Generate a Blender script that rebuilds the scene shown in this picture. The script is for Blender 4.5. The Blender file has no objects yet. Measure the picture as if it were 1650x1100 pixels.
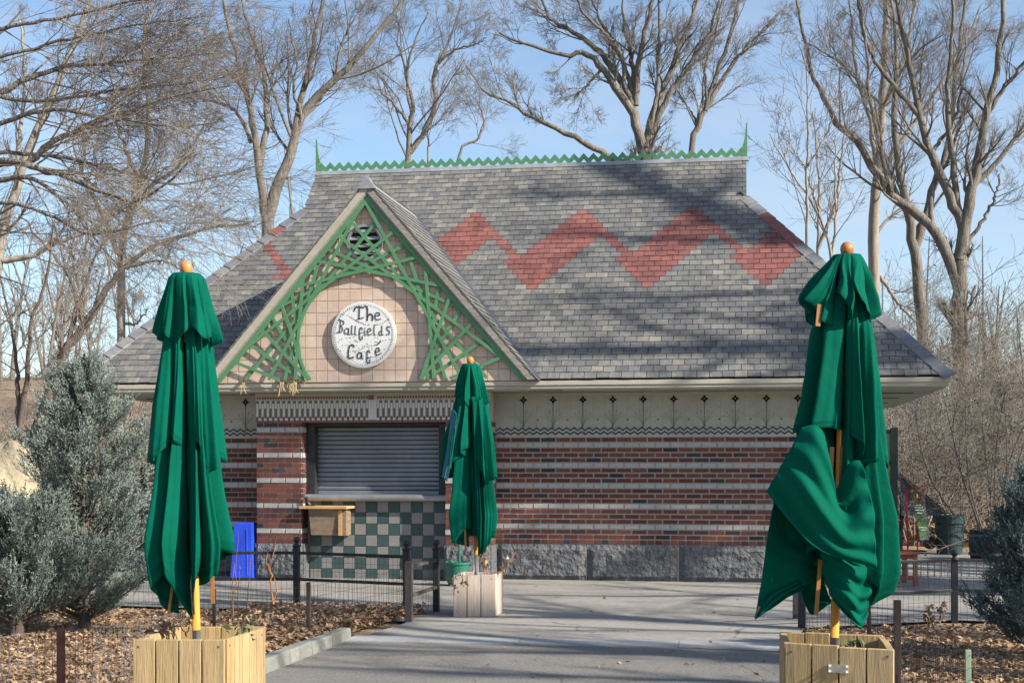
import bpy, math, random
import numpy as np
from mathutils import Matrix, Vector
R = math.radians
random.seed(7)
rng = np.random.default_rng(11)
S = bpy.context.scene
C = S.collection

# ---------------------------------------------------------------- camera
FPX, HOR, CX, D, EYE, TH = 2292.0, 747.0, 825.0, 18.8, 1.55, R(9.49)
cam = bpy.data.cameras.new('camera')
cam.sensor_width = 36.0; cam.lens = 50.0; cam.shift_y = 197.0/1650.0; cam.clip_end = 2000
co = bpy.data.objects.new('camera', cam); C.objects.link(co)
co.location = (0, -D, EYE); co.rotation_euler = (R(90), 0, TH)
S.camera = co
FW = np.array([-math.sin(TH), math.cos(TH), 0.0]); RT = np.array([math.cos(TH), math.sin(TH), 0.0]); UP = np.array([0, 0, 1.0])
CAMP = np.array([0, -D, EYE])
# ---------------------------------------------------------------- sky, sun, exposure
SX, SY, SZ = 3.0, -1.0, 2.0            # towards the sun
w = bpy.data.worlds.new('World'); S.world = w; w.use_nodes = True
nt = w.node_tree; bg = nt.nodes['Background']
sky = nt.nodes.new('ShaderNodeTexSky'); sky.sky_type = 'NISHITA'; sky.sun_disc = False
sky.sun_elevation = math.atan2(SZ, math.hypot(SX, SY)); sky.sun_rotation = math.atan2(SX, SY)
sky.air_density = 1.0; sky.dust_density = 0.7; sky.ozone_density = 2.5
tcw = nt.nodes.new('ShaderNodeTexCoord'); mpw = nt.nodes.new('ShaderNodeMapping'); mpw.inputs['Scale'].default_value = (1.0, 1.0, 2.6)
nzw = nt.nodes.new('ShaderNodeTexNoise'); nzw.inputs['Scale'].default_value = 4.5; nzw.inputs['Detail'].default_value = 8; nzw.inputs['Roughness'].default_value = 0.6
mrw = nt.nodes.new('ShaderNodeMapRange'); mrw.inputs[1].default_value = 0.44; mrw.inputs[2].default_value = 0.75; mrw.inputs[3].default_value = 0.0; mrw.inputs[4].default_value = 0.5
mxw = nt.nodes.new('ShaderNodeMix'); mxw.data_type = 'RGBA'; mxw.inputs[7].default_value = (3.6, 4.0, 4.5, 1)      # thin high cloud over the whole sky
nt.links.new(tcw.outputs['Generated'], mpw.inputs[0]); nt.links.new(mpw.outputs[0], nzw.inputs['Vector']); nt.links.new(nzw.outputs['Fac'], mrw.inputs[0])
nt.links.new(mrw.outputs[0], mxw.inputs[0]); nt.links.new(sky.outputs[0], mxw.inputs[6]); nt.links.new(mxw.outputs[2], bg.inputs[0]); bg.inputs[1].default_value = 0.10
sl = bpy.data.lights.new('sun', 'SUN'); sl.energy = 5.0; sl.angle = R(0.55); sl.color = (1.0, 0.93, 0.82)
so = bpy.data.objects.new('sun', sl); C.objects.link(so)
so.rotation_euler = Vector((SX, SY, SZ)).to_track_quat('Z', 'Y').to_euler(); so.location = (30, -10, 30)
S.view_settings.view_transform = 'Standard'; S.view_settings.look = 'None'
S.view_settings.gamma = 1.0; S.view_settings.exposure = 1.0; S.view_settings.use_curve_mapping = False
S.cycles.max_bounces = 6; S.cycles.transparent_max_bounces = 8

# ---------------------------------------------------------------- helpers
def ray(px, py): return FW + RT*((px-CX)/FPX) + UP*((HOR-py)/FPX)
def at(px, py, dep): return CAMP + ray(px, py)*dep
def onY(px, py, Y):
    d = ray(px, py); return CAMP + d*((Y+D)/d[1])
def gnd(px, py, z=0.0):
    d = ray(px, py); return CAMP + d*((z-EYE)/d[2])

WP = {}
def par(o, p):
    if p is not None:
        o.parent = p
        o.matrix_parent_inverse = Matrix.Translation(-Vector(WP.get(p.name, (0, 0, 0))))
def tag(o, label=None, cat=None, group=None, kind=None):
    if label: o['label'] = label
    if cat: o['category'] = cat
    if group: o['group'] = group
    if kind: o['kind'] = kind
    return o
def empty(name, loc, label=None, cat=None, group=None):
    o = bpy.data.objects.new(name, None); C.objects.link(o)
    o.location = [float(v) for v in loc]; o.empty_display_size = 0.2
    WP[o.name] = tuple(float(v) for v in loc)
    return tag(o, label, cat, group)
def link(name, me, parent=None, loc=None, rot=None, kind=None):
    o = bpy.data.objects.new(name, me); C.objects.link(o)
    if loc is not None: o.location = [float(v) for v in loc]
    if rot is not None: o.rotation_euler = rot
    par(o, parent)
    if kind: o['kind'] = kind
    return o

class MB:
    """collects polygons of one mesh; m = material slot, t = tone"""
    def __init__(s): s.v = []; s.f = []; s.m = []; s.t = []
    def poly(s, pts, m=0, t=0.0):
        b = len(s.v); s.v += [tuple(float(c) for c in p) for p in pts]
        s.f.append(tuple(range(b, b+len(pts)))); s.m.append(m); s.t.append(t)
    def hexa(s, p, m=0, t=0.0):
        b = len(s.v); s.v += [tuple(float(c) for c in q) for q in p]
        for f in ((3,2,1,0),(4,5,6,7),(0,1,5,4),(1,2,6,5),(2,3,7,6),(3,0,4,7)):
            s.f.append(tuple(b+i for i in f)); s.m.append(m); s.t.append(t)
    def box(s, x0, x1, y0, y1, z0, z1, m=0, t=0.0):
        s.hexa([(x0,y0,z0),(x1,y0,z0),(x1,y1,z0),(x0,y1,z0),(x0,y0,z1),(x1,y0,z1),(x1,y1,z1),(x0,y1,z1)], m, t)
    def bar(s, a, b, w, h, up=(0,0,1), m=0, t=0.0):
        a = np.array(a, float); b = np.array(b, float); d = b-a; d /= np.linalg.norm(d)+1e-9
        x = np.cross(d, up); n = np.linalg.norm(x)
        if n < 1e-5: x = np.cross(d, (0, 1, 0)); n = np.linalg.norm(x)
        x /= n; y = np.cross(x, d); x = x*w/2; y = y*h/2
        s.hexa([a-x-y, a+x-y, b+x-y, b-x-y, a-x+y, a+x+y, b+x+y, b-x+y], m, t)
    def tube(s, pts, rad, n=8, m=0, t=0.0, cap=True):
        pts = [np.array(p, float) for p in pts]
        if not hasattr(rad, '__len__'): rad = [rad]*len(pts)
        b = len(s.v); ref = np.array([0.31, 0.2, 0.93])
        tot = pts[-1]-pts[0]
        if abs(np.dot(tot/(np.linalg.norm(tot)+1e-9), ref)) > 0.9: ref = np.array([0.9, 0.3, 0.1])
        for i, p in enumerate(pts):
            d = pts[min(i+1, len(pts)-1)]-pts[max(i-1, 0)]; d /= np.linalg.norm(d)+1e-9
            x = np.cross(d, ref); x /= np.linalg.norm(x)+1e-9; y = np.cross(d, x)
            for k in range(n):
                a = 2*math.pi*k/n; s.v.append(tuple(p+(x*math.cos(a)+y*math.sin(a))*rad[i]))
        for i in range(len(pts)-1):
            for k in range(n):
                k2 = (k+1) % n
                s.f.append((b+i*n+k, b+i*n+k2, b+(i+1)*n+k2, b+(i+1)*n+k)); s.m.append(m); s.t.append(t)
        if cap:
            s.f.append(tuple(b+k for k in range(n))); s.m.append(m); s.t.append(t)
            e = b+(len(pts)-1)*n
            s.f.append(tuple(e+n-1-k for k in range(n))); s.m.append(m); s.t.append(t)
    def lathe(s, c, prof, n=20, m=0, t=0.0):
        s_ = len(s.v)
        for r, z in prof:
            for k in range(n):
                a = 2*math.pi*k/n; s.v.append((c[0]+r*math.cos(a), c[1]+r*math.sin(a), c[2]+z))
        for i in range(len(prof)-1):
            for k in range(n):
                k2 = (k+1) % n
                s.f.append((s_+i*n+k, s_+i*n+k2, s_+(i+1)*n+k2, s_+(i+1)*n+k)); s.m.append(m); s.t.append(t)
        s.f.append(tuple(s_+n-1-k for k in range(n))); s.m.append(m); s.t.append(t)
        e = s_+(len(prof)-1)*n
        s.f.append(tuple(e+k for k in range(n))); s.m.append(m); s.t.append(t)
    def mesh(s, name, mats, smooth=False, bevel=0):
        me = bpy.data.meshes.new(name); me.from_pydata(s.v, [], s.f)
        for mm in (mats if isinstance(mats, (list, tuple)) else [mats]): me.materials.append(mm)
        if s.f:
            me.polygons.foreach_set('material_index', s.m)
            a = me.attributes.new('tone', 'FLOAT', 'FACE'); a.data.foreach_set('value', s.t)
            if smooth: me.polygons.foreach_set('use_smooth', [True]*len(s.f))
        me.update(); return me
    def build(s, name, mats, parent=None, smooth=False, kind=None, bevel=0):
        o = link(name, s.mesh(name, mats, smooth), parent, kind=kind)
        if bevel:
            b = o.modifiers.new('bevel', 'BEVEL'); b.width = bevel; b.segments = 2; b.limit_method = 'ANGLE'
        return o

def npmesh(name, V, F, mats, tone=None, smooth=False):
    """V (n,3), F (m,k) arrays"""
    me = bpy.data.meshes.new(name); V = np.asarray(V, np.float32); F = np.asarray(F, np.int32); k = F.shape[1]
    me.vertices.add(len(V)); me.vertices.foreach_set('co', V.ravel())
    me.loops.add(F.size); me.loops.foreach_set('vertex_index', F.ravel())
    me.polygons.add(len(F)); me.polygons.foreach_set('loop_start', np.arange(len(F), dtype=np.int32)*k)
    for mm in (mats if isinstance(mats, (list, tuple)) else [mats]): me.materials.append(mm)
    if tone is not None:
        a = me.attributes.new('tone', 'FLOAT', 'FACE'); a.data.foreach_set('value', np.asarray(tone, np.float32))
    if smooth: me.polygons.foreach_set('use_smooth', np.ones(len(F), bool))
    me.update(calc_edges=True); me.validate(); return me

# ---------------------------------------------------------------- materials
def mat(name, col, rough=0.7, var=0.15, scale=8.0, bump=0.0, bscale=None, metal=0.0, src=None, stops=None, const=False,
        stretch=(1, 1, 1), stain=0.0, stain_col=(0.05, 0.045, 0.04), trans=0.0, spec=0.4, bdist=0.01, sscale=1.2, crack=0.0):
    m = bpy.data.materials.new(name); m.use_nodes = True; n = m.node_tree; L = n.links
    p = n.nodes['Principled BSDF']; p.inputs['Roughness'].default_value = rough; p.inputs['Metallic'].default_value = metal
    p.inputs['Specular IOR Level'].default_value = spec
    tc = n.nodes.new('ShaderNodeTexCoord')
    mp = n.nodes.new('ShaderNodeMapping'); mp.inputs['Scale'].default_value = stretch
    geo = n.nodes.new('ShaderNodeNewGeometry'); L.new(geo.outputs['Position'], mp.inputs['Vector'])
    nz = n.nodes.new('ShaderNodeTexNoise'); nz.inputs['Scale'].default_value = scale; nz.inputs['Detail'].default_value = 7
    nz.inputs['Roughness'].default_value = 0.65
    L.new(mp.outputs[0], nz.inputs['Vector'])
    if src:
        if src == 'attr':
            a = n.nodes.new('ShaderNodeAttribute'); a.attribute_name = 'tone'; so_ = a.outputs['Fac']
        else:
            a = n.nodes.new('ShaderNodeObjectInfo'); so_ = a.outputs['Random']
        r = n.nodes.new('ShaderNodeValToRGB'); cr = r.color_ramp
        if const: cr.interpolation = 'CONSTANT'
        while len(cr.elements) > 1: cr.elements.remove(cr.elements[-1])
        cr.elements[0].position = stops[0][0]; cr.elements[0].color = (*stops[0][1], 1)
        for q, c in stops[1:]:
            e = cr.elements.new(q); e.color = (*c, 1)
        L.new(so_, r.inputs[0]); base = r.outputs[0]
    else:
        rgb = n.nodes.new('ShaderNodeRGB'); rgb.outputs[0].default_value = (*col, 1); base = rgb.outputs[0]
    mr = n.nodes.new('ShaderNodeMapRange'); mr.inputs[1].default_value = 0.3; mr.inputs[2].default_value = 0.7
    mr.inputs[3].default_value = 1-var; mr.inputs[4].default_value = 1+var
    L.new(nz.outputs['Fac'], mr.inputs[0])
    mx = n.nodes.new('ShaderNodeMix'); mx.data_type = 'RGBA'; mx.blend_type = 'MULTIPLY'; mx.inputs[0].default_value = 1
    cb = n.nodes.new('ShaderNodeCombineColor')
    for i in range(3): L.new(mr.outputs[0], cb.inputs[i])
    L.new(base, mx.inputs[6]); L.new(cb.outputs[0], mx.inputs[7]); out = mx.outputs[2]
    if stain > 0:
        n2 = n.nodes.new('ShaderNodeTexNoise'); n2.inputs['Scale'].default_value = sscale; n2.inputs['Detail'].default_value = 9
        n2.inputs['Roughness'].default_value = 0.7
        L.new(mp.outputs[0], n2.inputs['Vector'])
        m2 = n.nodes.new('ShaderNodeMapRange'); m2.inputs[1].default_value = 0.48; m2.inputs[2].default_value = 0.72
        m2.inputs[3].default_value = 0; m2.inputs[4].default_value = stain; L.new(n2.outputs['Fac'], m2.inputs[0])
        mx2 = n.nodes.new('ShaderNodeMix'); mx2.data_type = 'RGBA'; L.new(m2.outputs[0], mx2.inputs[0])
        L.new(out, mx2.inputs[6]); mx2.inputs[7].default_value = (*stain_col, 1); out = mx2.outputs[2]
    if crack > 0:
        dn = n.nodes.new('ShaderNodeTexNoise'); dn.inputs['Scale'].default_value = 2.2; dn.inputs['Detail'].default_value = 6; L.new(geo.outputs['Position'], dn.inputs['Vector'])
        ad = n.nodes.new('ShaderNodeVectorMath'); ad.operation = 'MULTIPLY_ADD'; ad.inputs[1].default_value = (.7, .7, .7); L.new(dn.outputs['Color'], ad.inputs[0]); L.new(geo.outputs['Position'], ad.inputs[2])
        vo = n.nodes.new('ShaderNodeTexVoronoi'); vo.feature = 'DISTANCE_TO_EDGE'; vo.inputs['Scale'].default_value = crack; L.new(ad.outputs[0], vo.inputs['Vector'])
        m3 = n.nodes.new('ShaderNodeMapRange'); m3.inputs[1].default_value = .002; m3.inputs[2].default_value = .010; m3.inputs[3].default_value = .75; m3.inputs[4].default_value = 0; L.new(vo.outputs['Distance'], m3.inputs[0])
        gate = n.nodes.new('ShaderNodeTexNoise'); gate.inputs['Scale'].default_value = .6; L.new(geo.outputs['Position'], gate.inputs['Vector'])
        m4 = n.nodes.new('ShaderNodeMapRange'); m4.inputs[1].default_value = .45; m4.inputs[2].default_value = .6; L.new(gate.outputs['Fac'], m4.inputs[0])
        mm = n.nodes.new('ShaderNodeMath'); mm.operation = 'MULTIPLY'; L.new(m3.outputs[0], mm.inputs[0]); L.new(m4.outputs[0], mm.inputs[1])
        mx3 = n.nodes.new('ShaderNodeMix'); mx3.data_type = 'RGBA'; L.new(mm.outputs[0], mx3.inputs[0]); L.new(out, mx3.inputs[6]); mx3.inputs[7].default_value = (.035, .032, .03, 1); out = mx3.outputs[2]
    L.new(out, p.inputs['Base Color'])
    if bump > 0:
        nb = n.nodes.new('ShaderNodeTexNoise'); nb.inputs['Scale'].default_value = bscale or scale*4; nb.inputs['Detail'].default_value = 6
        L.new(mp.outputs[0], nb.inputs['Vector'])
        b = n.nodes.new('ShaderNodeBump'); b.inputs['Strength'].default_value = bump; b.inputs['Distance'].default_value = bdist
        L.new(nb.outputs['Fac'], b.inputs['Height']); L.new(b.outputs[0], p.inputs['Normal'])
    if trans > 0:
        tr = n.nodes.new('ShaderNodeBsdfTranslucent'); L.new(out, tr.inputs['Color'])
        ms = n.nodes.new('ShaderNodeMixShader'); ms.inputs[0].default_value = trans
        L.new(p.outputs[0], ms.inputs[1]); L.new(tr.outputs[0], ms.inputs[2])
        L.new(ms.outputs[0], n.nodes['Material Output'].inputs['Surface'])
    return m

BR = [(0, (0.132,0.040,0.028)), (.2, (0.162,0.050,0.033)), (.4, (0.110,0.032,0.026)), (.58, (0.147,0.054,0.038)), (.72, (0.083,0.031,0.028)), (.82, (0.035,0.027,0.031)), (.9, (0.049,0.039,0.045)), (.95, (0.176,0.061,0.043))]
SLT = [(0, (0.134,0.131,0.125)), (.14, (0.155,0.151,0.138)), (.28, (0.115,0.115,0.114)), (.42, (0.171,0.164,0.149)), (.56, (0.139,0.138,0.136)), (.7, (0.160,0.152,0.137)), (.82, (0.103,0.104,0.105)), (.94, (0.206,0.195,0.166))]
RSL = [(0, (.190,.070,.060)), (.35, (.160,.062,.056)), (.7, (.215,.085,.07))]
M = {}
M['brick'] = mat('brick', None, .85, .22, 30, .35, 120, src='object', stops=BR, const=True)
M['brick_j'] = mat('brick_joined', None, .85, .22, 30, .35, 120, src='attr', stops=BR, const=True)
M['glaze'] = mat('glazed_brick', (.36,.35,.335), .4, .14, 9, .1, stain=.3, stain_col=(.33,.31,.28))
M['mortar'] = mat('mortar', (.31,.285,.25), .95, .15, 20, .4, 90)
M['granite'] = mat('granite', (.105,.108,.115), .8, .5, 42, 1.0, 16, bdist=.05, stain=.45, stain_col=(.06,.062,.068), sscale=5)
M['slate'] = mat('slate', None, .6, .3, 9, .5, 40, stain=.5, stain_col=(.16,.16,.152), sscale=2.2, stretch=(1,1,.5), src='object', stops=SLT, const=True)
M['slate_j'] = mat('slate_joined', None, .6, .3, 9, .5, 40, stain=.5, stain_col=(.16,.16,.152), sscale=2.2, stretch=(1,1,.5), src='attr', stops=SLT, const=True)
M['rslate'] = mat('red_slate', None, .65, .28, 9, .5, 40, stain=.35, stain_col=(.12,.07,.065), sscale=2.5, src='attr', stops=RSL, const=True)
M['cap'] = mat('hip_cap_slate', None, .6, .18, 10, .3, 50, src='object', stops=[(0,(.15,.155,.165)),(.5,(.19,.19,.19)),(.8,(.125,.13,.145))], const=True)
M['rcap'] = mat('red_cap_slate', (.185,.07,.06), .65, .18, 10, .3, 50)
M['weath'] = mat('weathered_rake', (.27,.25,.22), .9, .35, 10, .8, 60, stretch=(1,6,6))
M['lead'] = mat('lead_flashing', (.31,.32,.33), .45, .25, 6, .2, metal=.35, stain=.25, stain_col=(.3,.3,.32))
M['dlead'] = mat('dark_flashing', (.10,.115,.14), .5, .2, 6, .2, metal=.3)
M['green'] = mat('green_paint', (.085,.225,.112), .5, .12, 6, .15, 60, stain=.2, stain_col=(.05,.15,.08))
M['cream'] = mat('cream_paint', (.42,.385,.315), .6, .1, 5, .15, stain=.3, stain_col=(.40,.36,.28), stretch=(1,1,3))
M['soffit'] = mat('soffit_green', (.33,.40,.33), .6, .1, 5, .1)
M['rust'] = mat('rust_vent', (.30,.15,.05), .8, .4, 20)
M['dark'] = mat('dark_void', (.012,.012,.013), .9, .1, 5)
M['gtile'] = mat('gable_tile', None, .45, .1, 14, .1, src='object', stops=[(0,(.54,.41,.325)),(.3,(.57,.435,.34)),(.6,(.51,.39,.325)),(.85,(.58,.455,.365))])
M['grout'] = mat('grout', (.43,.32,.25), .95, .15, 20)
M['wtile'] = mat('pale_wall_tile', None, .4, .1, 14, .08, src='object', stops=[(0,(.20,.187,.178)),(1,(.22,.205,.195))])
M['ctile'] = mat('dark_green_tile', None, .35, .12, 14, .08, src='object', stops=[(0,(.035,.068,.066)),(1,(.042,.078,.076))])
M['tgrout'] = mat('tile_grout', (.16,.15,.145), .95, .1, 20)
M['frieze'] = mat('frieze_tile', (.37,.36,.315), .4, .1, 3, .05, stain=.45, stain_col=(.27,.235,.17), sscale=.9)
M['fgreen'] = mat('frieze_green', (.02,.085,.045), .4, .1, 5)
M['fline'] = mat('frieze_line', (.25,.27,.18), .4, .1, 5)
M['fteal'] = mat('zigzag_teal', (.015,.05,.055), .4, .1, 5)
M['fred'] = mat('frieze_red', (.23,.075,.055), .5, .1, 5)
M['mwhite'] = mat('mosaic_white', (.52,.51,.48), .4, .15, 80)
M['mred'] = mat('mosaic_red', (.17,.065,.055), .5, .35, 120)
M['mgreen'] = mat('mosaic_green', (.19,.24,.20), .5, .12, 40)
M['steel'] = mat('shutter_steel', (.23,.25,.28), .38, .15, 4, .05, metal=.55, stain=.2, stain_col=(.2,.21,.23), stretch=(1,1,.6))
M['sill'] = mat('sill_steel', (.36,.36,.38), .3, .2, 5, metal=.6, stain=.35, stain_col=(.32,.25,.18))
M['iron'] = mat('black_iron', (.022,.023,.026), .45, .3, 12, .15)
M['wire'] = mat('black_wire', (.035,.034,.036), .5, .2, 12)
M['gwire'] = mat('grey_wire', (.15,.155,.165), .45, .2, 12, metal=.4)
M['rpost'] = mat('rusty_post', (.13,.06,.045), .85, .4, 14, .4)
M['bpost'] = mat('dark_wood_post', (.045,.032,.028), .85, .4, 14, .4, stretch=(6,6,1))
M['gpost'] = mat('grey_wood_post', (.075,.066,.06), .9, .4, 14, .5, stretch=(6,6,1))
M['pine'] = mat('pressure_treated_pine', None, .75, .3, 5, .4, 20, stain=.6, stain_col=(.20,.15,.09), sscale=1.8, src='object', stops=[(0,(.34,.235,.105)),(.4,(.40,.285,.14)),(.7,(.31,.22,.105)),(1,(.43,.31,.165))], stretch=(9,9,.55))
M['oldpine'] = mat('weathered_pine', None, .85, .2, 5, .25, 20, src='object', stops=[(0,(.40,.325,.265)),(.5,(.44,.36,.30)),(1,(.37,.30,.25))], stretch=(9,9,.6))
M['soil'] = mat('soil', (.09,.06,.04), .95, .4, 18, .8, 40)
M['cloth'] = mat('green_canvas', (.001,.082,.053), .75, .12, 3, .45, 16, trans=.02, spec=.03, bdist=.012, stain=.12, stain_col=(.002,.11,.073), sscale=2)
M['bcloth'] = mat('faded_canvas', (.03,.13,.17), .7, .12, 3, .1, 260, trans=.05)
M['wood'] = mat('varnished_wood', (.50,.21,.05), .35, .2, 6, .1, stretch=(8,8,1))
M['orange'] = mat('orange_pole', (.60,.27,.045), .4, .15, 6, stretch=(8,8,1))
M['ribw'] = mat('shaded_rib_wood', (.30,.135,.035), .5, .25, 6, stretch=(8,8,1))  # darker than the other wood: shade inside the canopy put into the colour
M['hem'] = mat('green_hem', (.001,.062,.040), .8, .2, 8, spec=.03)
M['knob'] = mat('worn_wood_knob', (.36,.14,.04), .4, .5, 12, stain=.8, stain_col=(.06,.05,.045), sscale=14)
M['ptube'] = mat('pole_tube', (.50,.50,.52), .3, .12, 6, metal=.5)
M['blue'] = mat('blue_plastic', (.022,.075,.62), .42, .12, 4, .03)
M['gplast'] = mat('green_plastic', (.02,.13,.085), .4, .15, 4)
M['crate'] = mat('raw_plywood', (.20,.145,.095), .85, .3, 7, .3, 30, stretch=(1,1,3), stain=.5, stain_col=(.12,.09,.07), sscale=4)
M['board'] = mat('new_board', (.46,.28,.12), .7, .22, 7, .2, stretch=(1,8,8))
M['signw'] = mat('mosaic_sign_white', (.70,.70,.70), .5, .2, 110, .4, 130)
M['signrim'] = mat('sign_rim', (.66,.645,.60), .55, .1, 8)
M['ink'] = mat('sign_letter', (.055,.075,.06), .5, .5, 120)
M['tick'] = mat('sign_tick', (.30,.31,.34), .5, .4, 90)
M['tick2'] = mat('sign_accent', (.30,.12,.05), .5, .5, 60)
M['asphalt'] = mat('asphalt', (.158,.150,.136), .9, .5, 48, 1.0, 150, stain=.7, stain_col=(.225,.20,.168), sscale=.9, crack=.55, bdist=.006)
M['concrete'] = mat('concrete', (.245,.232,.208), .9, .28, 26, .6, 90, stain=.9, stain_col=(.135,.124,.112), sscale=1.1, stretch=(.6,1.3,1), crack=.45, bdist=.006)
M['paver'] = mat('flush_paver', None, .9, .16, 16, .3, 120, src='object', stops=[(0,(.27,.27,.265)),(1,(.33,.325,.315))], stain=.4, stain_col=(.20,.19,.18))
M['kerb'] = mat('kerb_stone', None, .9, .2, 16, .6, 50, src='object', stops=[(0,(.17,.175,.155)),(1,(.215,.215,.19))], stain=.4, stain_col=(.16,.17,.13), sscale=3)
M['earth'] = mat('leafy_earth', (.25,.175,.115), .95, .45, 5, .9, 22, stain=.6, stain_col=(.10,.07,.05), sscale=2.2, bdist=.04)
LF = [(0,(.30,.19,.105)), (.25,(.37,.245,.145)), (.5,(.21,.125,.07)), (.7,(.43,.31,.20)), (.88,(.15,.095,.06))]
M['leaf'] = mat('dry_leaf', None, .8, .15, 30, .2, 80, src='attr', stops=LF, trans=.12)
M['bark'] = mat('grey_bark', (.165,.147,.124), .9, .45, 5, 1.0, 14, stretch=(3,3,.5), stain=.75, stain_col=(.080,.071,.061), sscale=3, bdist=.03)
M['dbark'] = mat('dark_bark', (.115,.085,.068), .9, .35, 5, .7, 22, stretch=(3,3,.6), stain=.4, stain_col=(.06,.045,.04), sscale=3)
M['pbark'] = mat('pale_bark', (.255,.228,.19), .9, .3, 4, .5, 22, stretch=(3,3,.6), stain=.5, stain_col=(.16,.13,.10), sscale=2.5)
M['twig'] = mat('twig', (.225,.19,.155), .9, .2, 3)
M['btwig'] = mat('grey_twig', (.155,.136,.118), .9, .2, 3)
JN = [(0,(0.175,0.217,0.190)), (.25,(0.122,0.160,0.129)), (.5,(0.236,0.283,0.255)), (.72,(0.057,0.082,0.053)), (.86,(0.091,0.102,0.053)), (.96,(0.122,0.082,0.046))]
M['juniper'] = mat('juniper_spray', None, .8, .2, 9, src='attr', stops=JN, trans=.08)
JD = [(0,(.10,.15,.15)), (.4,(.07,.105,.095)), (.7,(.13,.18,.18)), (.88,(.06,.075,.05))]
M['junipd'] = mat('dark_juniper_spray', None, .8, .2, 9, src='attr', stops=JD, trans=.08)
M['gleaf'] = mat('green_leaf', None, .6, .2, 9, src='attr', stops=[(0,(.07,.105,.04)),(.5,(.13,.15,.07)),(1,(.20,.15,.09))], trans=.15)
M['rock'] = mat('boulder', (.36,.30,.20), .9, .25, 3, .8, 10, bdist=.05, stain=.4, stain_col=(.22,.19,.13), sscale=2)
M['redp'] = mat('red_paint', (.40,.02,.025), .4, .1, 8)
M['redwood'] = mat('red_wood', (.20,.065,.035), .6, .2, 6, .2, stretch=(6,6,1))
M['cabin'] = mat('pale_green_steel', (.27,.35,.24), .5, .15, 3, .05, stain=.3, stain_col=(.14,.16,.10))
M['signg'] = mat('sign_green', (.06,.13,.04), .5, .1, 5)
M['bin'] = mat('dark_green_plastic', (.022,.045,.045), .5, .2, 5)
M['rubber'] = mat('rubber', (.015,.015,.016), .7, .2, 8)
M['white'] = mat('white_paint', (.72,.72,.70), .5, .05, 8)
M['silver'] = mat('silver_plate', (.45,.42,.36), .4, .2, 8, metal=.6)
M['straw'] = mat('straw', (.50,.37,.20), .9, .3, 20)
M['dstem'] = mat('dry_stem', (.34,.155,.07), .85, .3, 12)

# ================================================================ GROUND
BEDL = [gnd(x, y)[:2] for x, y in ((-900,1300),(330,1120),(430,1085),(505,1052),(570,1029),(700,990))]
def hgt(x, y):
    b = np.clip((y-7.0)/30, 0, 1); b = b*b*(3-2*b)
    left = 1/(1+np.exp((x+7)/3.5))
    return b*(1.0+4.2*left+1.5/(1+np.exp(-(x-9)/2.5))) + 0.25*b*np.sin(x*.35)*np.cos(y*.3)
def ground_sheet():
    xs = np.concatenate([np.linspace(-400,-45,10), np.linspace(-40,40,81), np.linspace(45,400,10)])
    ys = np.concatenate([np.linspace(-60,-20,6), np.linspace(-18,60,79), np.linspace(70,700,12)])
    X, Y = np.meshgrid(xs, ys); Z = hgt(X, Y)-.02
    V = np.stack([X, Y, Z], -1).reshape(-1, 3); nx = len(xs); F = []
    for j in range(len(ys)-1):
        for i in range(nx-1): a = j*nx+i; F.append((a, a+1, a+nx+1, a+nx))
    o = link('ground', npmesh('ground', V, F, M['earth'], smooth=True)); o['kind'] = 'structure'
ground_sheet()
def sheet(name, pts, z, m, kind='structure'):
    b = MB(); b.poly([(p[0], p[1], z) for p in pts]); o = b.build(name, m); o['kind'] = kind; return o
g = lambda x, y: gnd(x, y)[:2]
# concrete apron in front of the cafe, reaching both sides behind the beds
pl = gnd(-250, 985); pr = gnd(1900, 1003)
YB = 9.0
apron = [g(800,1033), g(1254,1050), g(1300,1012), g(1538,1000), (9,-4.9), (14,-4.6), (14,7), (-22,7), (-22,-2.6), g(345,981), g(478,981), g(657,1003), g(570,1030)]
sheet('pavement', apron, .008, M['concrete'])
sheet('path', [g(430,1085), g(570,1029), g(800,1033), g(1254,1050), g(1262,1100), g(1262,1400), g(200,1900), g(-200,2000), g(300,1140)], .004, M['asphalt'])
# flush pavers along the joint
pa, pb = gnd(572, 1024.5), gnd(1262, 1037)
dv = (pb-pa); Ln = np.linalg.norm(dv); dv /= Ln; nv = np.array([-dv[1], dv[0], 0])
k = 0.0
pav = bpy.data.objects['pavement']
while k < Ln-.3:
    l = min(random.choice([1.38, 1.52, 1.46]), Ln-k)
    b = MB(); a0 = pa+dv*(k+.006); a1 = pa+dv*(k+l-.006)
    b.hexa([(*(q[:2]), .0) for q in (a0-nv*.42, a1-nv*.42, a1, a0)]+[(*(q[:2]), .013) for q in (a0-nv*.42, a1-nv*.42, a1, a0)])
    b.build('paver', M['paver'], pav); k += l
# kerb stones along the left bed
kp = [gnd(*q) for q in ((360,1118),(430,1084),(505,1052),(568,1029))]
for i in range(3):
    for j in range(2):
        a = kp[i]+(kp[i+1]-kp[i])*(j/2+.006); b_ = kp[i]+(kp[i+1]-kp[i])*((j+1)/2-.006)
        d = (b_-a)/np.linalg.norm(b_-a); nn = np.array([-d[1], d[0], 0])*.13; h = .095+.014*random.random()
        b = MB(); b.hexa([(*(q[:2]), -.05) for q in (a, b_, b_+nn, a+nn)]+[(*(q[:2]), h) for q in (a+nn*.1, b_+nn*.1, b_+nn*.9, a+nn*.9)])
        b.build('kerb_stone', M['kerb'], pav, bevel=.012)

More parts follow.
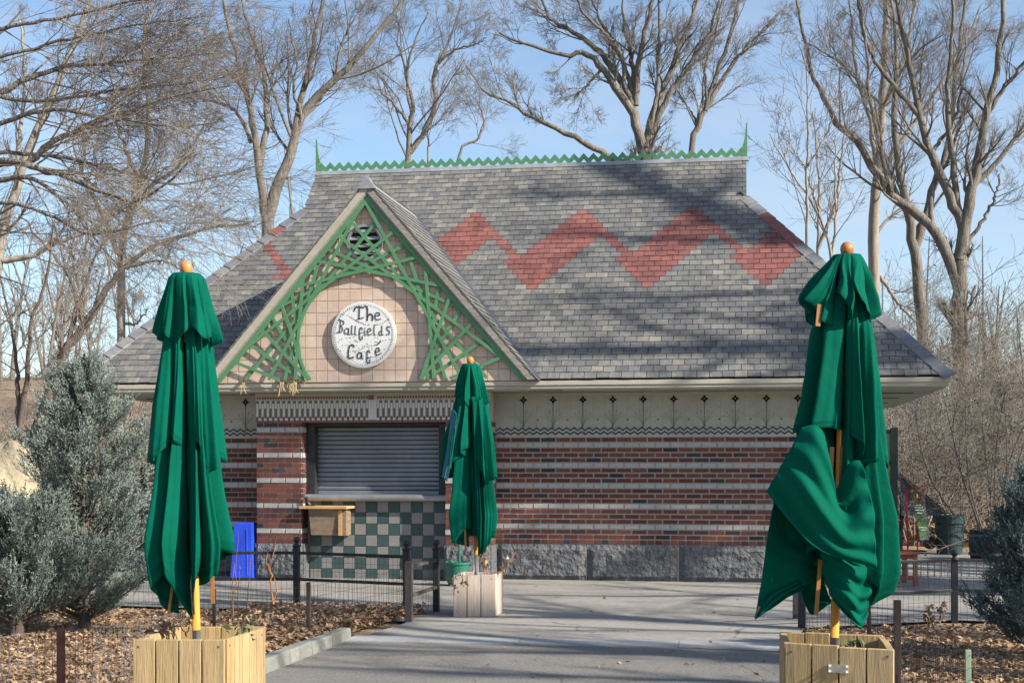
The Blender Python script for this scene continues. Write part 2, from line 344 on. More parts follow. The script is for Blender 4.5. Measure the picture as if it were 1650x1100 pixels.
# ================================================================ CAFE BUILDING
cafe = empty('cafe_building', (-3.3, 2.7, 0), 'brick cafe pavilion with slate hipped roof, red slate zigzag and green lattice gable', 'building')
XL, XR = -7.9, 1.25                 # main walls
YE, ZE = -.75, 2.63                 # eave edge
YR, ZR = 2.7, 6.083                 # ridge
XGL, XGR = -6.70, -.05              # gablet ends
EL, ER = -9.13, 2.43                # eave corners
YG, ZG = 2.01, 5.39                 # gablet foot
YBK = 2*YR-YE                       # rear eave
ZGR, BC, CH = .48, .203, .0678      # granite top, brick pitch, course
P0, P1 = onY(413, 700, -.45)[0], onY(487, 700, -.45)[0]      # left pier
P2, P3 = onY(717, 700, -.45)[0], onY(789, 700, -.45)[0]      # right pier
YP = -.45

def merged_wall(mb, x0, x1, y, z0, z1, yb=.25): mb.box(x0, x1, y, y+yb, z0, z1)
wall = MB()
wall.box(XL+.01, XR-.01, .005, YBK+YE-.01, 0, 2.62)                                  # core
wall.box(P0+.012, P1-.012, YP+.005, .01, 0, 2.2); wall.box(P2+.012, P3-.012, YP+.005, .01, 0, 2.2)
bw = wall.build('brick_wall', M['mortar'], cafe)

# bricks: the large visible ones singly, the rest joined
def brick_mesh(name, L, dep, h, m):
    b = MB(); e = .004
    x = L/2; z = h/2
    b.hexa([(-x,dep,-z),(x,dep,-z),(x,dep,z),(-x,dep,z),(-x+e,0,-z+e),(x-e,0,-z+e),(x-e,0,z-e),(-x+e,0,z-e)])
    # sides between face bevel are part of the taper
    return b.mesh(name, m)
BM = {}
def brick_obj(cx, cz, yf, L, glazed=False):
    key = (round(L, 3), glazed)
    if key not in BM: BM[key] = brick_mesh('glazed_brick' if glazed else 'brick', L-.014, .02, CH-.014 if not glazed else CH-.004, M['glaze'] if glazed else M['brick'])
    link('glazed_brick' if glazed else 'brick', BM[key], bw, (cx, yf+random.uniform(-.0015, .0015), cz))
joined = MB(); nb_single = [0, 0]
def brick_any(x0, x1, z, yf, single, glazed=False):
    if x1-x0 < .03: return
    if single and not glazed and nb_single[0] < 296 and x1-x0 > .15:
        nb_single[0] += 1; brick_obj((x0+x1)/2, z, yf, x1-x0)
    elif single and glazed and nb_single[1] < 160:
        nb_single[1] += 1; brick_obj((x0+x1)/2, z, yf, x1-x0, True)
    else:
        hh = (CH-.014)/2 if not glazed else (CH-.004)/2
        joined.box(x0+.007, x1-.007, yf, yf+.02, z-hh, z+hh, 1 if glazed else 0, random.random())
def course_run(x0, x1, z, yf, off, single, glazed=False, step=BC, xs=(-99, 99)):
    x = x0-off
    while x < x1-1e-6:
        a, b_ = max(x, x0), min(x+step, x1); brick_any(a, b_, z, yf, single and xs[0] < (a+b_)/2 < xs[1], glazed); x += step
def side_run(y0, y1, x, sgn, z, off, glazed=False):
    y = y0-off
    while y < y1-1e-6:
        a, b_ = max(y, y0), min(y+BC, y1)
        hh = (CH-.014)/2 if not glazed else (CH-.004)/2
        if b_-a > .03: joined.box(min(x, x-sgn*.02), max(x, x-sgn*.02), a+.005, b_-.005, z-hh, z+hh, 1 if glazed else 0, random.random())
        y += BC
for c in range(21):
    z = ZGR+(c+.5)*CH; gl = c >= 3 and (c-3) % 4 == 0
    off = (c % 2)*BC/2
    st = BC/2 if c == 0 else BC
    course_run(P3, XR, z, -.002, off, True, gl, st, (-9, .28))
    course_run(XL, P0, z, -.002, off, False, gl, st)
    side_run(0, YBK+YE, XR+.002, 1, z, off, gl)
for c in range(24):
    z = ZGR+(c+.5)*CH; gl = c >= 2 and (c-2) % 5 == 0
    off = (c % 2)*BC/2
    yf = YP-.002-(.008 if gl else 0)
    course_run(P0, P1, z, yf, off, gl, gl); course_run(P2, P3, z, yf, off, False, gl)
    side_run(YP+.02, -.02, P1+.002, 1, z, off, gl); side_run(YP+.02, -.02, P3+.002, 1, z, off, gl); side_run(YP+.02, -.02, P0-.002, -1, z, off, gl)
joined.build('brick_field', [M['brick_j'], M['glaze']], bw, kind='stuff')

# granite base
fb = MB(); fb.box(XL-.0, XR+.0, -.02, YBK+YE+.02, -.05, ZGR-.02)
found = fb.build('foundation', M['mortar'], cafe)
def granite(x0, x1, yf, z0=0, z1=ZGR, dep=.12, side=False):
    nx, nz = 14, 7; V = []; F = []
    for j in range(nz+1):
        for i in range(nx+1):
            u, v = i/nx, j/nz
            edge = min(u, 1-u)*(x1-x0), min(v, 1-v)*(z1-z0); e = min(min(edge)/.045, 1)
            pr = .012+e*(.035+rng.uniform(-.012, .018))
            V.append((x0+(x1-x0)*u, yf-pr+.02, z0+(z1-z0)*v))
    for j in range(nz):
        for i in range(nx): a = j*(nx+1)+i; F.append((a, a+1, a+nx+2, a+nx+1))
    b = MB(); b.v = V; b.f = F; b.m = [0]*len(F); b.t = [0.]*len(F)
    b.box(x0, x1, yf+.012, yf+dep, z0, z1)
    b.build('granite_block', M['granite'], found, smooth=False)
xs_ = [P3, onY(945, 900, 0)[0], onY(1093, 900, 0)[0], onY(1240, 900, 0)[0], XR+.02]
for i in range(4): granite(xs_[i]+.008, xs_[i+1]-.008, -.03)
for a, b_ in ((XL-.02, -7.3), (-7.3, P0)): granite(a+.006, b_-.006, -.03)
granite(P0-.01, P1+.01, YP-.025, dep=.3); granite(P2-.01, P3+.01, YP-.025, dep=.3)
gs = MB()
gs.box(P3-.02, P3+.022, YP+.0, -.03, 0, ZGR-.002); gs.box(P1-.02, P1+.022, YP+.0, -.13, 0, ZGR-.002); gs.box(XR-.02, XR+.04, 0, YBK+YE, 0, ZGR-.002)
gs.build('granite_return', M['granite'], found)

# frieze with flower tiles
fz0, fz1 = ZGR+21*CH, 2.50
fr = MB()
fr.box(XL, XR-.011, -.010, .004, fz0, fz1); fr.box(XR-.01, XR+.01, 0, YBK+YE, fz0, fz1)
frieze = fr.build('frieze', M['frieze'], cafe)
def strip(mb, pts, w, y, m, th=.003):
    """flat stroke in the facade plane, raised a little"""
    for (a, b_) in zip(pts[:-1], pts[1:]):
        d = math.hypot(b_[0]-a[0], b_[1]-a[1])+1e-9; ex = (b_[0]-a[0])/d*w*.35; ez = (b_[1]-a[1])/d*w*.35
        mb.bar((a[0]-ex, y, a[1]-ez), (b_[0]+ex, y, b_[1]+ez), th, w, up=np.cross((b_[0]-a[0], 0, b_[1]-a[1]), (0, 1, 0)), m=m)
def flower(cx):
    b = MB(); zb = fz0+.135; zt = 2.40; y = -.013
    strip(b, [(cx, zb-.01), (cx, zt)], .007, y, 0)
    for q in range(4):                                   # four-petal head
        a = q*math.pi/2; dx, dz = math.cos(a)*.036, math.sin(a)*.036
        b.poly([(cx-dz*.75, y-.004, zt+dx*.75), (cx+dz*.75, y-.004, zt-dx*.75), (cx+dx*1.6, y-.004, zt+dz*1.6)][::1], 0)
        b.poly([(cx-dz*.75, y-.004, zt+dx*.75), (cx+dx*1.6, y-.004, zt+dz*1.6), (cx+dz*.75, y-.004, zt-dx*.75)], 0)
    b.box(cx-.008, cx+.008, y-.006, y, zt-.008, zt+.008, 3)
    for s in (-1, 1):
        strip(b, [(cx, zb), (cx+s*.02, zb+.10), (cx+s*.045, zb+.20)], .004, y, 1)
        strip(b, [(cx, zb), (cx+s*.04, zb+.11), (cx+s*.10, zb+.17)], .004, y, 1)
        strip(b, [(cx, zb), (cx+s*.03, zb+.07), (cx+s*.09, zb+.125), (cx+s*.15, zb+.135), (cx+s*.19, zb+.13)], .005, y, 1)
        strip(b, [(cx, zb+.005), (cx+s*.10, zb-.004), (cx+s*.19, zb+.03)], .004, y, 1)
        b.box(cx+s*.045-.006, cx+s*.045+.006, y-.003, y, zb+.20, zb+.222, 1)
        b.box(cx+s*.10-.006, cx+s*.10+.006, y-.003, y, zb+.17, zb+.19, 1)
    b.box(cx+.195-.011, cx+.195+.011, y-.003, y, zb+.085, zb+.107, 2)
    b.box(cx+.195-.007, cx+.195+.007, y-.003, y, zb+.25, zb+.263, 1)
    b.box(cx-.022, cx+.022, y-.003, y, fz0+.050, fz0+.078, 4)
    b.build('flower_tile', [M['fgreen'], M['fline'], M['fred'], M['frieze'], M['fred']], frieze)
fx = onY(843.6, 641, 0)[0]; fs = (onY(1235, 641, 0)[0]-fx)/8
cxs = [fx+i*fs for i in range(12) if fx+i*fs < XR-.1]+[onY(396, 650, 0)[0], onY(396, 650, 0)[0]-fs, onY(396, 650, 0)[0]-2*fs]
for cx in cxs: flower(cx)
for x0, x1 in ((P3+.01, XR), (XL, P0-.01)):
    for zz in (.045, .098):
        b = MB(); x = x0; pts = []; k = 0
        while x < x1: pts.append((x, fz0+zz+(.027 if k % 2 else -.006))); x += fs/8; k += 1
        strip(b, pts, .018, -.013, 0); b.build('zigzag_strip', M['fteal'], frieze)
# vertical tile joints in the frieze
tj = MB(); x = P3+.1
while x < XR: tj.box(x, x+.003, -.0112, -.01, fz0+.12, fz1, 0); x += .152
tj.build('tile_joint', M['fline'], frieze)
cr = MB(); cr.box(XL-.01, XR+.02, -.03, .0, 2.455, 2.498); cr.build('top_trim', M['cream'], cafe)

# mosaic lintel over the shutter
LZ0, LZ1 = ZGR+24*CH, 2.47
lt = MB(); lt.box(P0-.012, P3+.012, YP-.008, YP+.22, LZ0, 2.5)
lintel = lt.build('lintel', M['cream'], cafe)
mo = MB(); n = 43; W = P3-P0; q = W/(n*2); y0, y1 = YP-.014, YP-.006; H = LZ1-LZ0-.07
for i in range(n*2):
    x = P0+(i+.5)*q; mid = abs(i-n) < 1.2
    if mid:
        mo.box(x-q*.48, x+q*.48, y0-.002, y1, LZ0+.03, LZ0+H, 0); continue
    if i % 2 == 0:
        mo.box(x-q*.36, x+q*.36, y0-.001, y1, LZ0+.075, LZ0+H*.86, 0); mo.box(x-q*.36, x+q*.36, y0-.002, y1, LZ0+.022, LZ0+.072, 1)
        mo.box(x-q*.40, x+q*.40, y0-.002, y1, LZ0+H*.87, LZ0+H*.94, 1)
    else:
        mo.box(x-q*.22, x+q*.22, y0-.001, y1, LZ0+.060, LZ0+H*.62, 1); mo.box(x-q*.34, x+q*.34, y0, y1, LZ0+H*.63, LZ0+H*.99, 0)
        mo.box(x-q*.55, x+q*.55, y0-.001, y1, LZ0+.024, LZ0+.055, 0)
    mo.box(x-q*.3, x+q*.3, y0-.002, y1, LZ0+H+.018, LZ0+H+.018+q*.8, 1)
mo.box(P0-.01, P3+.01, YP-.010, YP, LZ0+.002, LZ0+H, 2)
mo.box(P0-.011, P3+.011, YP-.013, YP, LZ0+.001, LZ0+.02, 1)
cxm = P0+n*q; mo.box(cxm-.035, cxm+.035, YP-.018, YP-.006, LZ0+H+.0, LZ0+H+.06, 1)
mo.build('mosaic_pattern', [M['mwhite'], M['mred'], M['mgreen']], lintel, kind='stuff')

# shutter
YS = -.12
sh0, sh1 = P1+.0, P2-.0; zs0, zs1 = 1.13, LZ0
rec = MB(); rec.box(P1-.05, P2+.05, -.06, .03, 0, 2.25); rec.build('recess', M['dark'], cafe)
fm = MB(); fm.box(P1+.003, P1+.12, YP+.17, -.07, zs0, LZ0-.002); fm.box(P2-.12, P2-.003, YP+.17, -.07, zs0, LZ0-.002); fm.box(P1+.125, P2-.125, YP+.17, -.07, LZ0-.05, LZ0-.003)
shf = fm.build('shutter_frame', M['iron'], cafe)
b = MB(); b.box(P1+.12, P2-.12, -.09, -.07, zs0, LZ0-.05); shutter = b.build('roller_shutter', M['dark'], cafe)
ns = 14; hs = (LZ0-.05-zs0-.06)/ns
sb = MB(); Wd = (P2-P1-.24); pr = [(0, 0), (.012, .05), (.022, .22), (.026, .5), (.022, .78), (.010, .94), (0, 1)]
for (d0, h0), (d1, h1) in zip(pr[:-1], pr[1:]):
    sb.poly([(0, -d0, h0*hs), (Wd, -d0, h0*hs), (Wd, -d1, h1*hs), (0, -d1, h1*hs)])
sm = sb.mesh('shutter_slat', M['steel'], smooth=True)
for i in range(ns): link('shutter_slat', sm, shutter, (P1+.12, -.095, zs0+.06+i*hs))
b = MB(); b.box(P1+.12, P2-.12, -.125, -.092, zs0+.005, zs0+.058); b.build('bottom_rail', M['steel'], shutter, bevel=.006)
b = MB(); b.tube([(P1-.02, YP+.14, zs0-.035), (P2+.0, YP+.14, zs0-.035)], .048, 14); b.box(P1+.004, P2-.004, YP+.15, -.07, zs0-.06, zs0-.005)
b.build('counter_sill', M['sill'], cafe, smooth=False)
# chequered counter front
YT = YP+.22
b = MB(); b.box(P1+.004, P2-.004, YT+.006, -.05, 0, zs0-.07); cf = b.build('counter_front', M['tgrout'], cafe)
tw = (P2-P1)/12.5; th_ = .1525
tb = MB(); tb.hexa([(-tw/2+.003,.012,-th_/2+.003),(tw/2-.003,.012,-th_/2+.003),(tw/2-.003,.012,th_/2-.003),(-tw/2+.003,.012,th_/2-.003),(-tw/2+.005,0,-th_/2+.005),(tw/2-.005,0,-th_/2+.005),(tw/2-.005,0,th_/2-.005),(-tw/2+.005,0,th_/2-.005)])
tmA = tb.mesh('tile', M['wtile']); tmB = tb.mesh('tile', M['ctile'])
ztop = zs0-.085
for r in range(7):
    for c in range(12):
        link('tile', tmB if (r+c) % 2 else tmA, cf, (P1+tw*(c+.75), YT-.004, ztop-.07-th_*(r+.0)-.0))
# ---------------- roof
def fz(y): return ZE+(y-YE)          # 45 degree slope
rf = MB()
T = .05
A = [(EL, YE, ZE), (ER, YE, ZE), (XGR, YG, ZG), (XGR, YR, ZR), (XGL, YR, ZR), (XGL, YG, ZG)]
off = .035
rf.poly([(x, y+off*.7, z-off*.7) for x, y, z in A])
mir = lambda p: (p[0], 2*YR-p[1], p[2])
rf.poly([mir((x, y+off*.7, z-off*.7)) for x, y, z in A][::-1])
rf.poly([(EL, YE, ZE-off), (XGL, YG, ZG-off), (XGL, 2*YR-YG, ZG-off), (EL, YBK, ZE-off)][::-1])
rf.poly([(ER, YE, ZE-off), (XGR, YG, ZG-off), (XGR, 2*YR-YG, ZG-off), (ER, YBK, ZE-off)])
for X in (XGL+.02, XGR-.02): rf.poly([(X, YG, ZG-.03), (X, 2*YR-YG, ZG-.03), (X, YR, ZR-.04)])
roof = rf.build('roof', M['dark'], cafe)
EXP, SW = .1155, .1585
NC = int(math.hypot(YR-YE, ZR-ZE)/EXP)
dS = np.array([0, math.sqrt(.5), math.sqrt(.5)]); nS = np.array([0, -math.sqrt(.5), math.sqrt(.5)])
pk = CAMP + 0
def on_roof(px, py):
    d = ray(px, py); n_ = np.array([0, -1., 1.]); p0 = np.array([0, YE, ZE]); return CAMP+d*(np.dot(p0-CAMP, n_)/np.dot(d, n_))
peak = on_roof(1115.7, 330)[0]
ROW0 = 31; HS = SW/2
vly = on_roof(463, 446); VC = int((vly[2]-ZE)/dS[2]/EXP)
def is_red(x, course):
    if x < GX-.5:
        k = course-VC
        return 0 <= k <= 9 and (abs(x-(vly[0]-k*HS*.9)) < SW*.75 or abs(x-(vly[0]+SW*.6+k*HS)) < SW*.75)
    r = ROW0-course
    if not 0 <= r <= 15: return False
    for k in range(-6, 3):
        c = peak+k*SW*10; u = (x-c)/HS
        lo = -.9-r if r <= 9 else -12.9+(r-10)
        hi = .9+r if r <= 5 else 2.7-(r-6)
        if lo-.05 <= u <= hi+.05: return True
        if 6 <= r <= 9 and 4.6+(r-6) <= u <= 6.6+(r-6)+(.9 if r == 7 else 0): return True
    return False
GX, GZ = -4.917, 5.225; GXR = -2.66; GXL = 2*GX-GXR; GP = (GZ-2.60)/(GXR-GX); YGF = -.85     # gable geometry
def in_gable(x, y, z):                # main roof hidden under the gable roof
    return z < GZ-abs(x-GX)*GP-.10
slm = {}
def hlim(z):
    f_ = min(max((z-ZE)/(ZG-ZE), 0), 1); return EL+(XGL-EL)*f_, ER+(XGR-ER)*f_
def slate_piece(mb, x0, x1, s0, s1, m, t, lift):
    def p(x, s, n_):
        lo, hi = hlim(ZE+s*dS[2]); return np.array([min(max(x, lo), hi), YE, ZE])+dS*s+nS*n_
    th = .010
    a, b_, c, d = p(x0, s0, .012+th+lift), p(x1, s0, .012+th+lift*random.uniform(.6, 1.3)), p(x1, s1, .002+th), p(x0, s1, .002+th)
    a2, b2 = a-nS*th*1.6, b_-nS*th*1.6; c2, d2 = c-nS*th, d-nS*th
    B = len(mb.v); mb.v += [tuple(q) for q in (a, b_, c, d, a2, b2, c2, d2)]
    for f in ((0,1,2,3),(4,5,1,0),(5,6,2,1),(7,4,0,3)): mb.f.append(tuple(B+i for i in f)); mb.m.append(m); mb.t.append(t)
cand = []
for c in range(NC+1):
    s0 = c*EXP; ym = YE+s0*dS[1]; zt_ = ZE+s0*dS[2]
    # hip limits at this height
    if zt_ < ZG: f_ = (zt_-ZE)/(ZG-ZE); lo, hi = EL+(XGL-EL)*f_, ER+(XGR-ER)*f_
    else: lo, hi = XGL, XGR
    base = peak-HS+(0 if (ROW0-c) % 2 == 0 else HS)
    k0 = int(math.floor((lo-base)/SW)); x = base+k0*SW
    while x < hi:
        wv = SW*random.uniform(-.03, .03)
        a, b_ = max(x+.0035, lo), min(x+SW-.0035, hi)
        if b_-a > .02:
            xm = x+SW/2; red = is_red(xm, c)
            if not (in_gable(a, ym, zt_) and in_gable(b_, ym, zt_)):
                cand.append((c, a, b_, red))
        x += SW
field = MB(); singles = 0
order = sorted(range(len(cand)), key=lambda i: (cand[i][0], -cand[i][1]))
pick = set()
for i in order:
    c, a, b_, red = cand[i]
    if len(pick) < 298 and b_-a > .14 and a > GXR-.1 and c >= 1 and b_ < hlim(ZE+(c+2)*EXP*dS[2])[1]: pick.add(i)
for i, (c, a, b_, red) in enumerate(cand):
    s0 = c*EXP; jit = random.uniform(-.006, .006); ln = EXP*1.45
    if c == NC: ln = EXP*.8
    tone = random.random()
    if 12 < c < 33 and random.random() < .3: tone = .28+.12*random.random()
    if i in pick:
        v = random.randrange(5); key = (v, red)
        if key not in slm:
            mb = MB(); random.seed(100+v)
            p = [(-SW/2+.002, -.001*v, 0), (SW/2-.002, .0015*v-.003, 0)]
            w_ = SW-.008
            th = .010; l1, l2 = random.uniform(0, .004), random.uniform(0, .004)
            def PT(x, s, n_): return np.array([x, 0, 0])+dS*s+nS*n_
            a_, b2_, c_, d_ = PT(-w_/2, 0, .022+l1), PT(w_/2, random.uniform(-.004, .004), .022+l2), PT(w_/2, EXP*1.45, .012), PT(-w_/2, EXP*1.45, .012)
            B = [a_, b2_, c_, d_, a_-nS*.016, b2_-nS*.016, c_-nS*th, d_-nS*th]
            mb.v = [tuple(q) for q in B]; mb.f = [(0,1,2,3),(4,5,1,0),(5,6,2,1),(7,4,0,3)]; mb.m = [0]*4; mb.t = [.3*v]*4
            slm[key] = mb.mesh('slate', M['rslate'] if red else M['slate'])
            random.seed(i*13+5)
        pos = np.array([(a+b_)/2, YE, ZE])+dS*(s0+jit)
        link('slate', slm[key], roof, pos)
    else:
        slate_piece(field, a, b_, s0+jit, s0+ln, 1 if red else 0, tone, random.uniform(0, .005))
field.build('slate_field', [M['slate_j'], M['rslate']], roof, kind='stuff')
# hip caps
def hip(p0, p1, side, n, wid, reds=()):
    p0 = np.array(p0, float); p1 = np.array(p1, float); d = (p1-p0)/n; u = d/np.linalg.norm(d)
    inn = np.cross(u, nS); inn /= np.linalg.norm(inn)
    if (inn[0] > 0) != (side < 0): inn = -inn          # towards the front slope centre
    for i in range(n):
        a = p0+d*i; b_ = p0+d*(i+1.06); l = nS*.035
        q = [a+l, b_+l*.55, b_+inn*wid+l*.55, a+inn*wid+l]
        dn = np.array([0, 0, -.022]); ou = -inn*.03
        mb = MB(); mb.hexa([q[0]+dn+ou, q[1]+dn+ou, q[2]+dn, q[3]+dn, q[0]+ou, q[1]+ou, q[2], q[3]])
        mb.build('hip_cap', M['rcap'] if i in reds else M['cap'], roof)
hip((ER+.02, YE-.02, ZE-.01), (XGR+.02, YG, ZG), 1, 20, .13, (14, 15, 16, 17))
hip((EL-.02, YE-.02, ZE-.01), (XGL-.02, YG, ZG), -1, 20, .13, (17,))
# side slopes: slates joined
def side_slates(x_e, x_g, sg):
    mb = MB(); sl_ = math.hypot(abs(x_e-x_g), ZG-ZE); nrow = int(sl_/EXP); u = np.array([(x_g-x_e), 0, ZG-ZE])/sl_; nn = np.cross((0, 1, 0), u); nn = nn if nn[2] > 0 else -nn
    for c in range(nrow+1):
        f_ = min((c+1.3)/nrow, 1); lo = YE+(YG-YE)*f_; hi = 2*YR-lo; y = lo-(c % 2)*HS
        while y < hi:
            a, b_ = max(y, lo), min(y+SW-.003, hi)
            if b_-a > .02:
                P_ = np.array([x_e, 0, ZE])+u*(c*EXP)
                q = [P_+np.array([0, a, 0])+nn*.022, P_+np.array([0, b_, 0])+nn*.022, P_+u*EXP*1.3+np.array([0, b_, 0])+nn*.01, P_+u*EXP*1.3+np.array([0, a, 0])+nn*.01]
                mb.hexa([v-nn*.012 for v in q]+q, 0, random.random())
            y += SW
    mb.build('side_slates', M['slate_j'], roof, kind='stuff')
side_slates(ER, XGR, 1); side_slates(EL, XGL, -1)
# ridge flashing, crest, spikes
b = MB(); b.hexa([(XGL-.03, YR-.055, ZR-.02), (XGR+.03, YR-.055, ZR-.02), (XGR+.03, YR+.055, ZR-.02), (XGL-.03, YR+.055, ZR-.02), (XGL-.03, YR-.012, ZR+.045), (XGR+.03, YR-.012, ZR+.045), (XGR+.03, YR+.012, ZR+.045), (XGL-.03, YR+.012, ZR+.045)])
b.build('ridge_flashing', M['lead'], roof)
nt_ = 45; tp = (XGR-XGL)/nt_
b = MB(); hh = .080; ww = .078
for sg in (-1, 1):
    b.hexa([(0, -.009, hh), (sg*tp/2, -.009, 0), (sg*tp/2, .009, 0), (0, .009, hh), (0, -.009, hh+ww*1.15), (sg*tp/2, -.009, ww*1.15), (sg*tp/2, .009, ww*1.15), (0, .009, hh+ww*1.15)])
chev = b.mesh('crest_chevron', M['green'])
for i in range(nt_): link('crest_chevron', chev, roof, (XGL+tp*(i+.5), YR, ZR+.015))
for X, s in ((XGL, 1), (XGR, -1)):
    b = MB(); zb = ZR+.015
    for (w0, h0), (w1, h1) in (((.10, 0), (.085, .12)), ((.085, .12), (.045, .22)), ((.045, .22), (.02, .34)), ((.02, .34), (.006, .53))):
        b.hexa([(X-s*.015, YR-.012, zb+h0), (X+s*w0, YR-.012, zb+h0), (X+s*w0, YR+.012, zb+h0), (X-s*.015, YR+.012, zb+h0), (X-s*.015+s*.004, YR-.01, zb+h1), (X+s*w1, YR-.01, zb+h1), (X+s*w1, YR+.01, zb+h1), (X-s*.015+s*.004, YR+.01, zb+h1)])
    b.build('crest_spike', M['green'], roof)
# eaves: fascia, gutter, soffit
ZF = 2.50
for nm, m in (('fascia', 'cream'),):
    b = MB()
    b.box(EL+.03, ER-.03, YE+.02, YE+.06, ZF, ZE-.012); b.box(EL+.01, ER-.01, YE-.005, YE+.02, ZF+.055, ZE-.015); b.box(EL+.015, ER-.015, YE+.004, YE+.02, ZF+.015, ZF+.03)
    b.box(ER-.06, ER-.02, YE+.061, YBK-.03, ZF, ZE-.012); b.box(EL+.02, EL+.06, YE+.061, YBK-.03, ZF, ZE-.012); b.box(EL+.03, ER-.03, YBK-.06, YBK-.02, ZF, ZE-.03)
    b.build(nm, M[m], cafe, bevel=.006)
b = MB(); b.box(EL+.06, ER-.06, YE+.05, YBK-.05, ZF+.004, ZF+.03); soff = b.build('soffit', M['soffit'], cafe)
for i in range(26):                    # soffit board joints are real gaps between thin boards
    x = EL+.1+i*.45
sv = MB(); sv.box(-.22, .22, -.02, .02, -.006, 0)
svm = sv.mesh('soffit_vent', M['rust'])
for px in (430, 705, 880, 1200): 
    p = onY(px, 627, YE+.3); link('soffit_vent', svm, soff, (p[0], YE+.28, ZF+.003))
svd = MB(); svd.box(-.22, .22, -.035, .035, -.006, 0); svdm = svd.mesh('soffit_vent', M['dark'])
for x, y in ((1.95, .9), (1.9, 2.4), (1.9, 4.0), (-8.5, .9)): link('soffit_vent', svdm, soff, (x, y, ZF+.003))

# ---------------- gable
YW = YE-.02                                 # tile wall plane, just above the gutter
gb_z = 2.62
b = MB(); rk = .16
b.poly([(GXL+rk, YW+.012, gb_z), (GXR-rk, YW+.012, gb_z), (GX, YW+.012, GZ-rk*GP*1.0)])
gable = b.build('gable_wall', M['grout'], cafe)
tl = .1525
tb = MB(); e = tl/2; tb.hexa([(-e+.002,.01,-e+.002),(e-.002,.01,-e+.002),(e-.002,.01,e-.002),(-e+.002,.01,e-.002),(-e+.0045,0,-e+.0045),(e-.0045,0,-e+.0045),(e-.0045,0,e-.0045),(-e+.0045,0,e-.0045)])
gt = tb.mesh('tile', M['gtile'])
r = 0
while True:
    z0 = gb_z+r*tl
    if z0 > GZ-.3: break
    for c in range(-16, 16):
        x0 = GX+(c+.35)*tl; x1 = x0+tl
        lim0 = (GZ-.14-(z0))/GP; 
        if max(abs(x0-GX), abs(x1-GX)) < (GZ-.12-(z0+tl))/GP: link('tile', gt, gable, (x0+e, YW+.004, z0+e))
        elif min(abs(x0-GX), abs(x1-GX)) < lim0:
            # cut tile along the rake
            s = 1 if x0+e > GX else -1; lf = lambda z: (GZ-.12-z)/GP
            xi = min(abs(x0-GX), abs(x1-GX)); xo = max(abs(x0-GX), abs(x1-GX))
            t0 = min(xo, lf(z0+.004)); t1 = max(min(xo, lf(z0+tl-.004)), xi)
            pts = [(GX+s*(xi+.004), z0+.004), (GX+s*t0, z0+.004), (GX+s*t1, z0+tl-.004), (GX+s*(xi+.004), z0+tl-.004)]
            if s < 0: pts = pts[::-1]
            mb = MB(); mb.poly([(x, YW+.004, z) for x, z in pts]); mb.build('tile', M['gtile'], gable)
    r += 1
# vent
vc = onY(588, 391, YW); vb = MB(); n = 28
for k in range(n):
    a0, a1 = 2*math.pi*k/n, 2*math.pi*(k+1)/n
    f = lambda a, r_, y: (vc[0]+r_*math.cos(a), y, vc[2]+r_*math.sin(a))
    vb.hexa([f(a0,.20,YW+.0), f(a1,.20,YW+.0), f(a1,.245,YW+.0), f(a0,.245,YW+.0), f(a0,.205,YW-.03), f(a1,.205,YW-.03), f(a1,.24,YW-.03), f(a0,.24,YW-.03)])
vent = vb.build('round_vent', M['lead'], gable)
b = MB(); b.poly([(vc[0]+.2*math.cos(2*math.pi*k/n), YW-.003, vc[2]+.2*math.sin(2*math.pi*k/n)) for k in range(n)]); b.build('vent_opening', M['dark'], vent)
for i in range(4):
    z = vc[2]-.14+i*.095; hw = math.sqrt(max(.2**2-(z-vc[2])**2, .001))
    b = MB(); b.hexa([(vc[0]-hw, YW-.026, z-.02), (vc[0]+hw, YW-.026, z-.02), (vc[0]+hw, YW-.006, z+.022), (vc[0]-hw, YW-.006, z+.022), (vc[0]-hw, YW-.030, z-.012), (vc[0]+hw, YW-.030, z-.012), (vc[0]+hw, YW-.010, z+.03), (vc[0]-hw, YW-.010, z+.03)])
    b.build('louvre', M['lead'], vent)
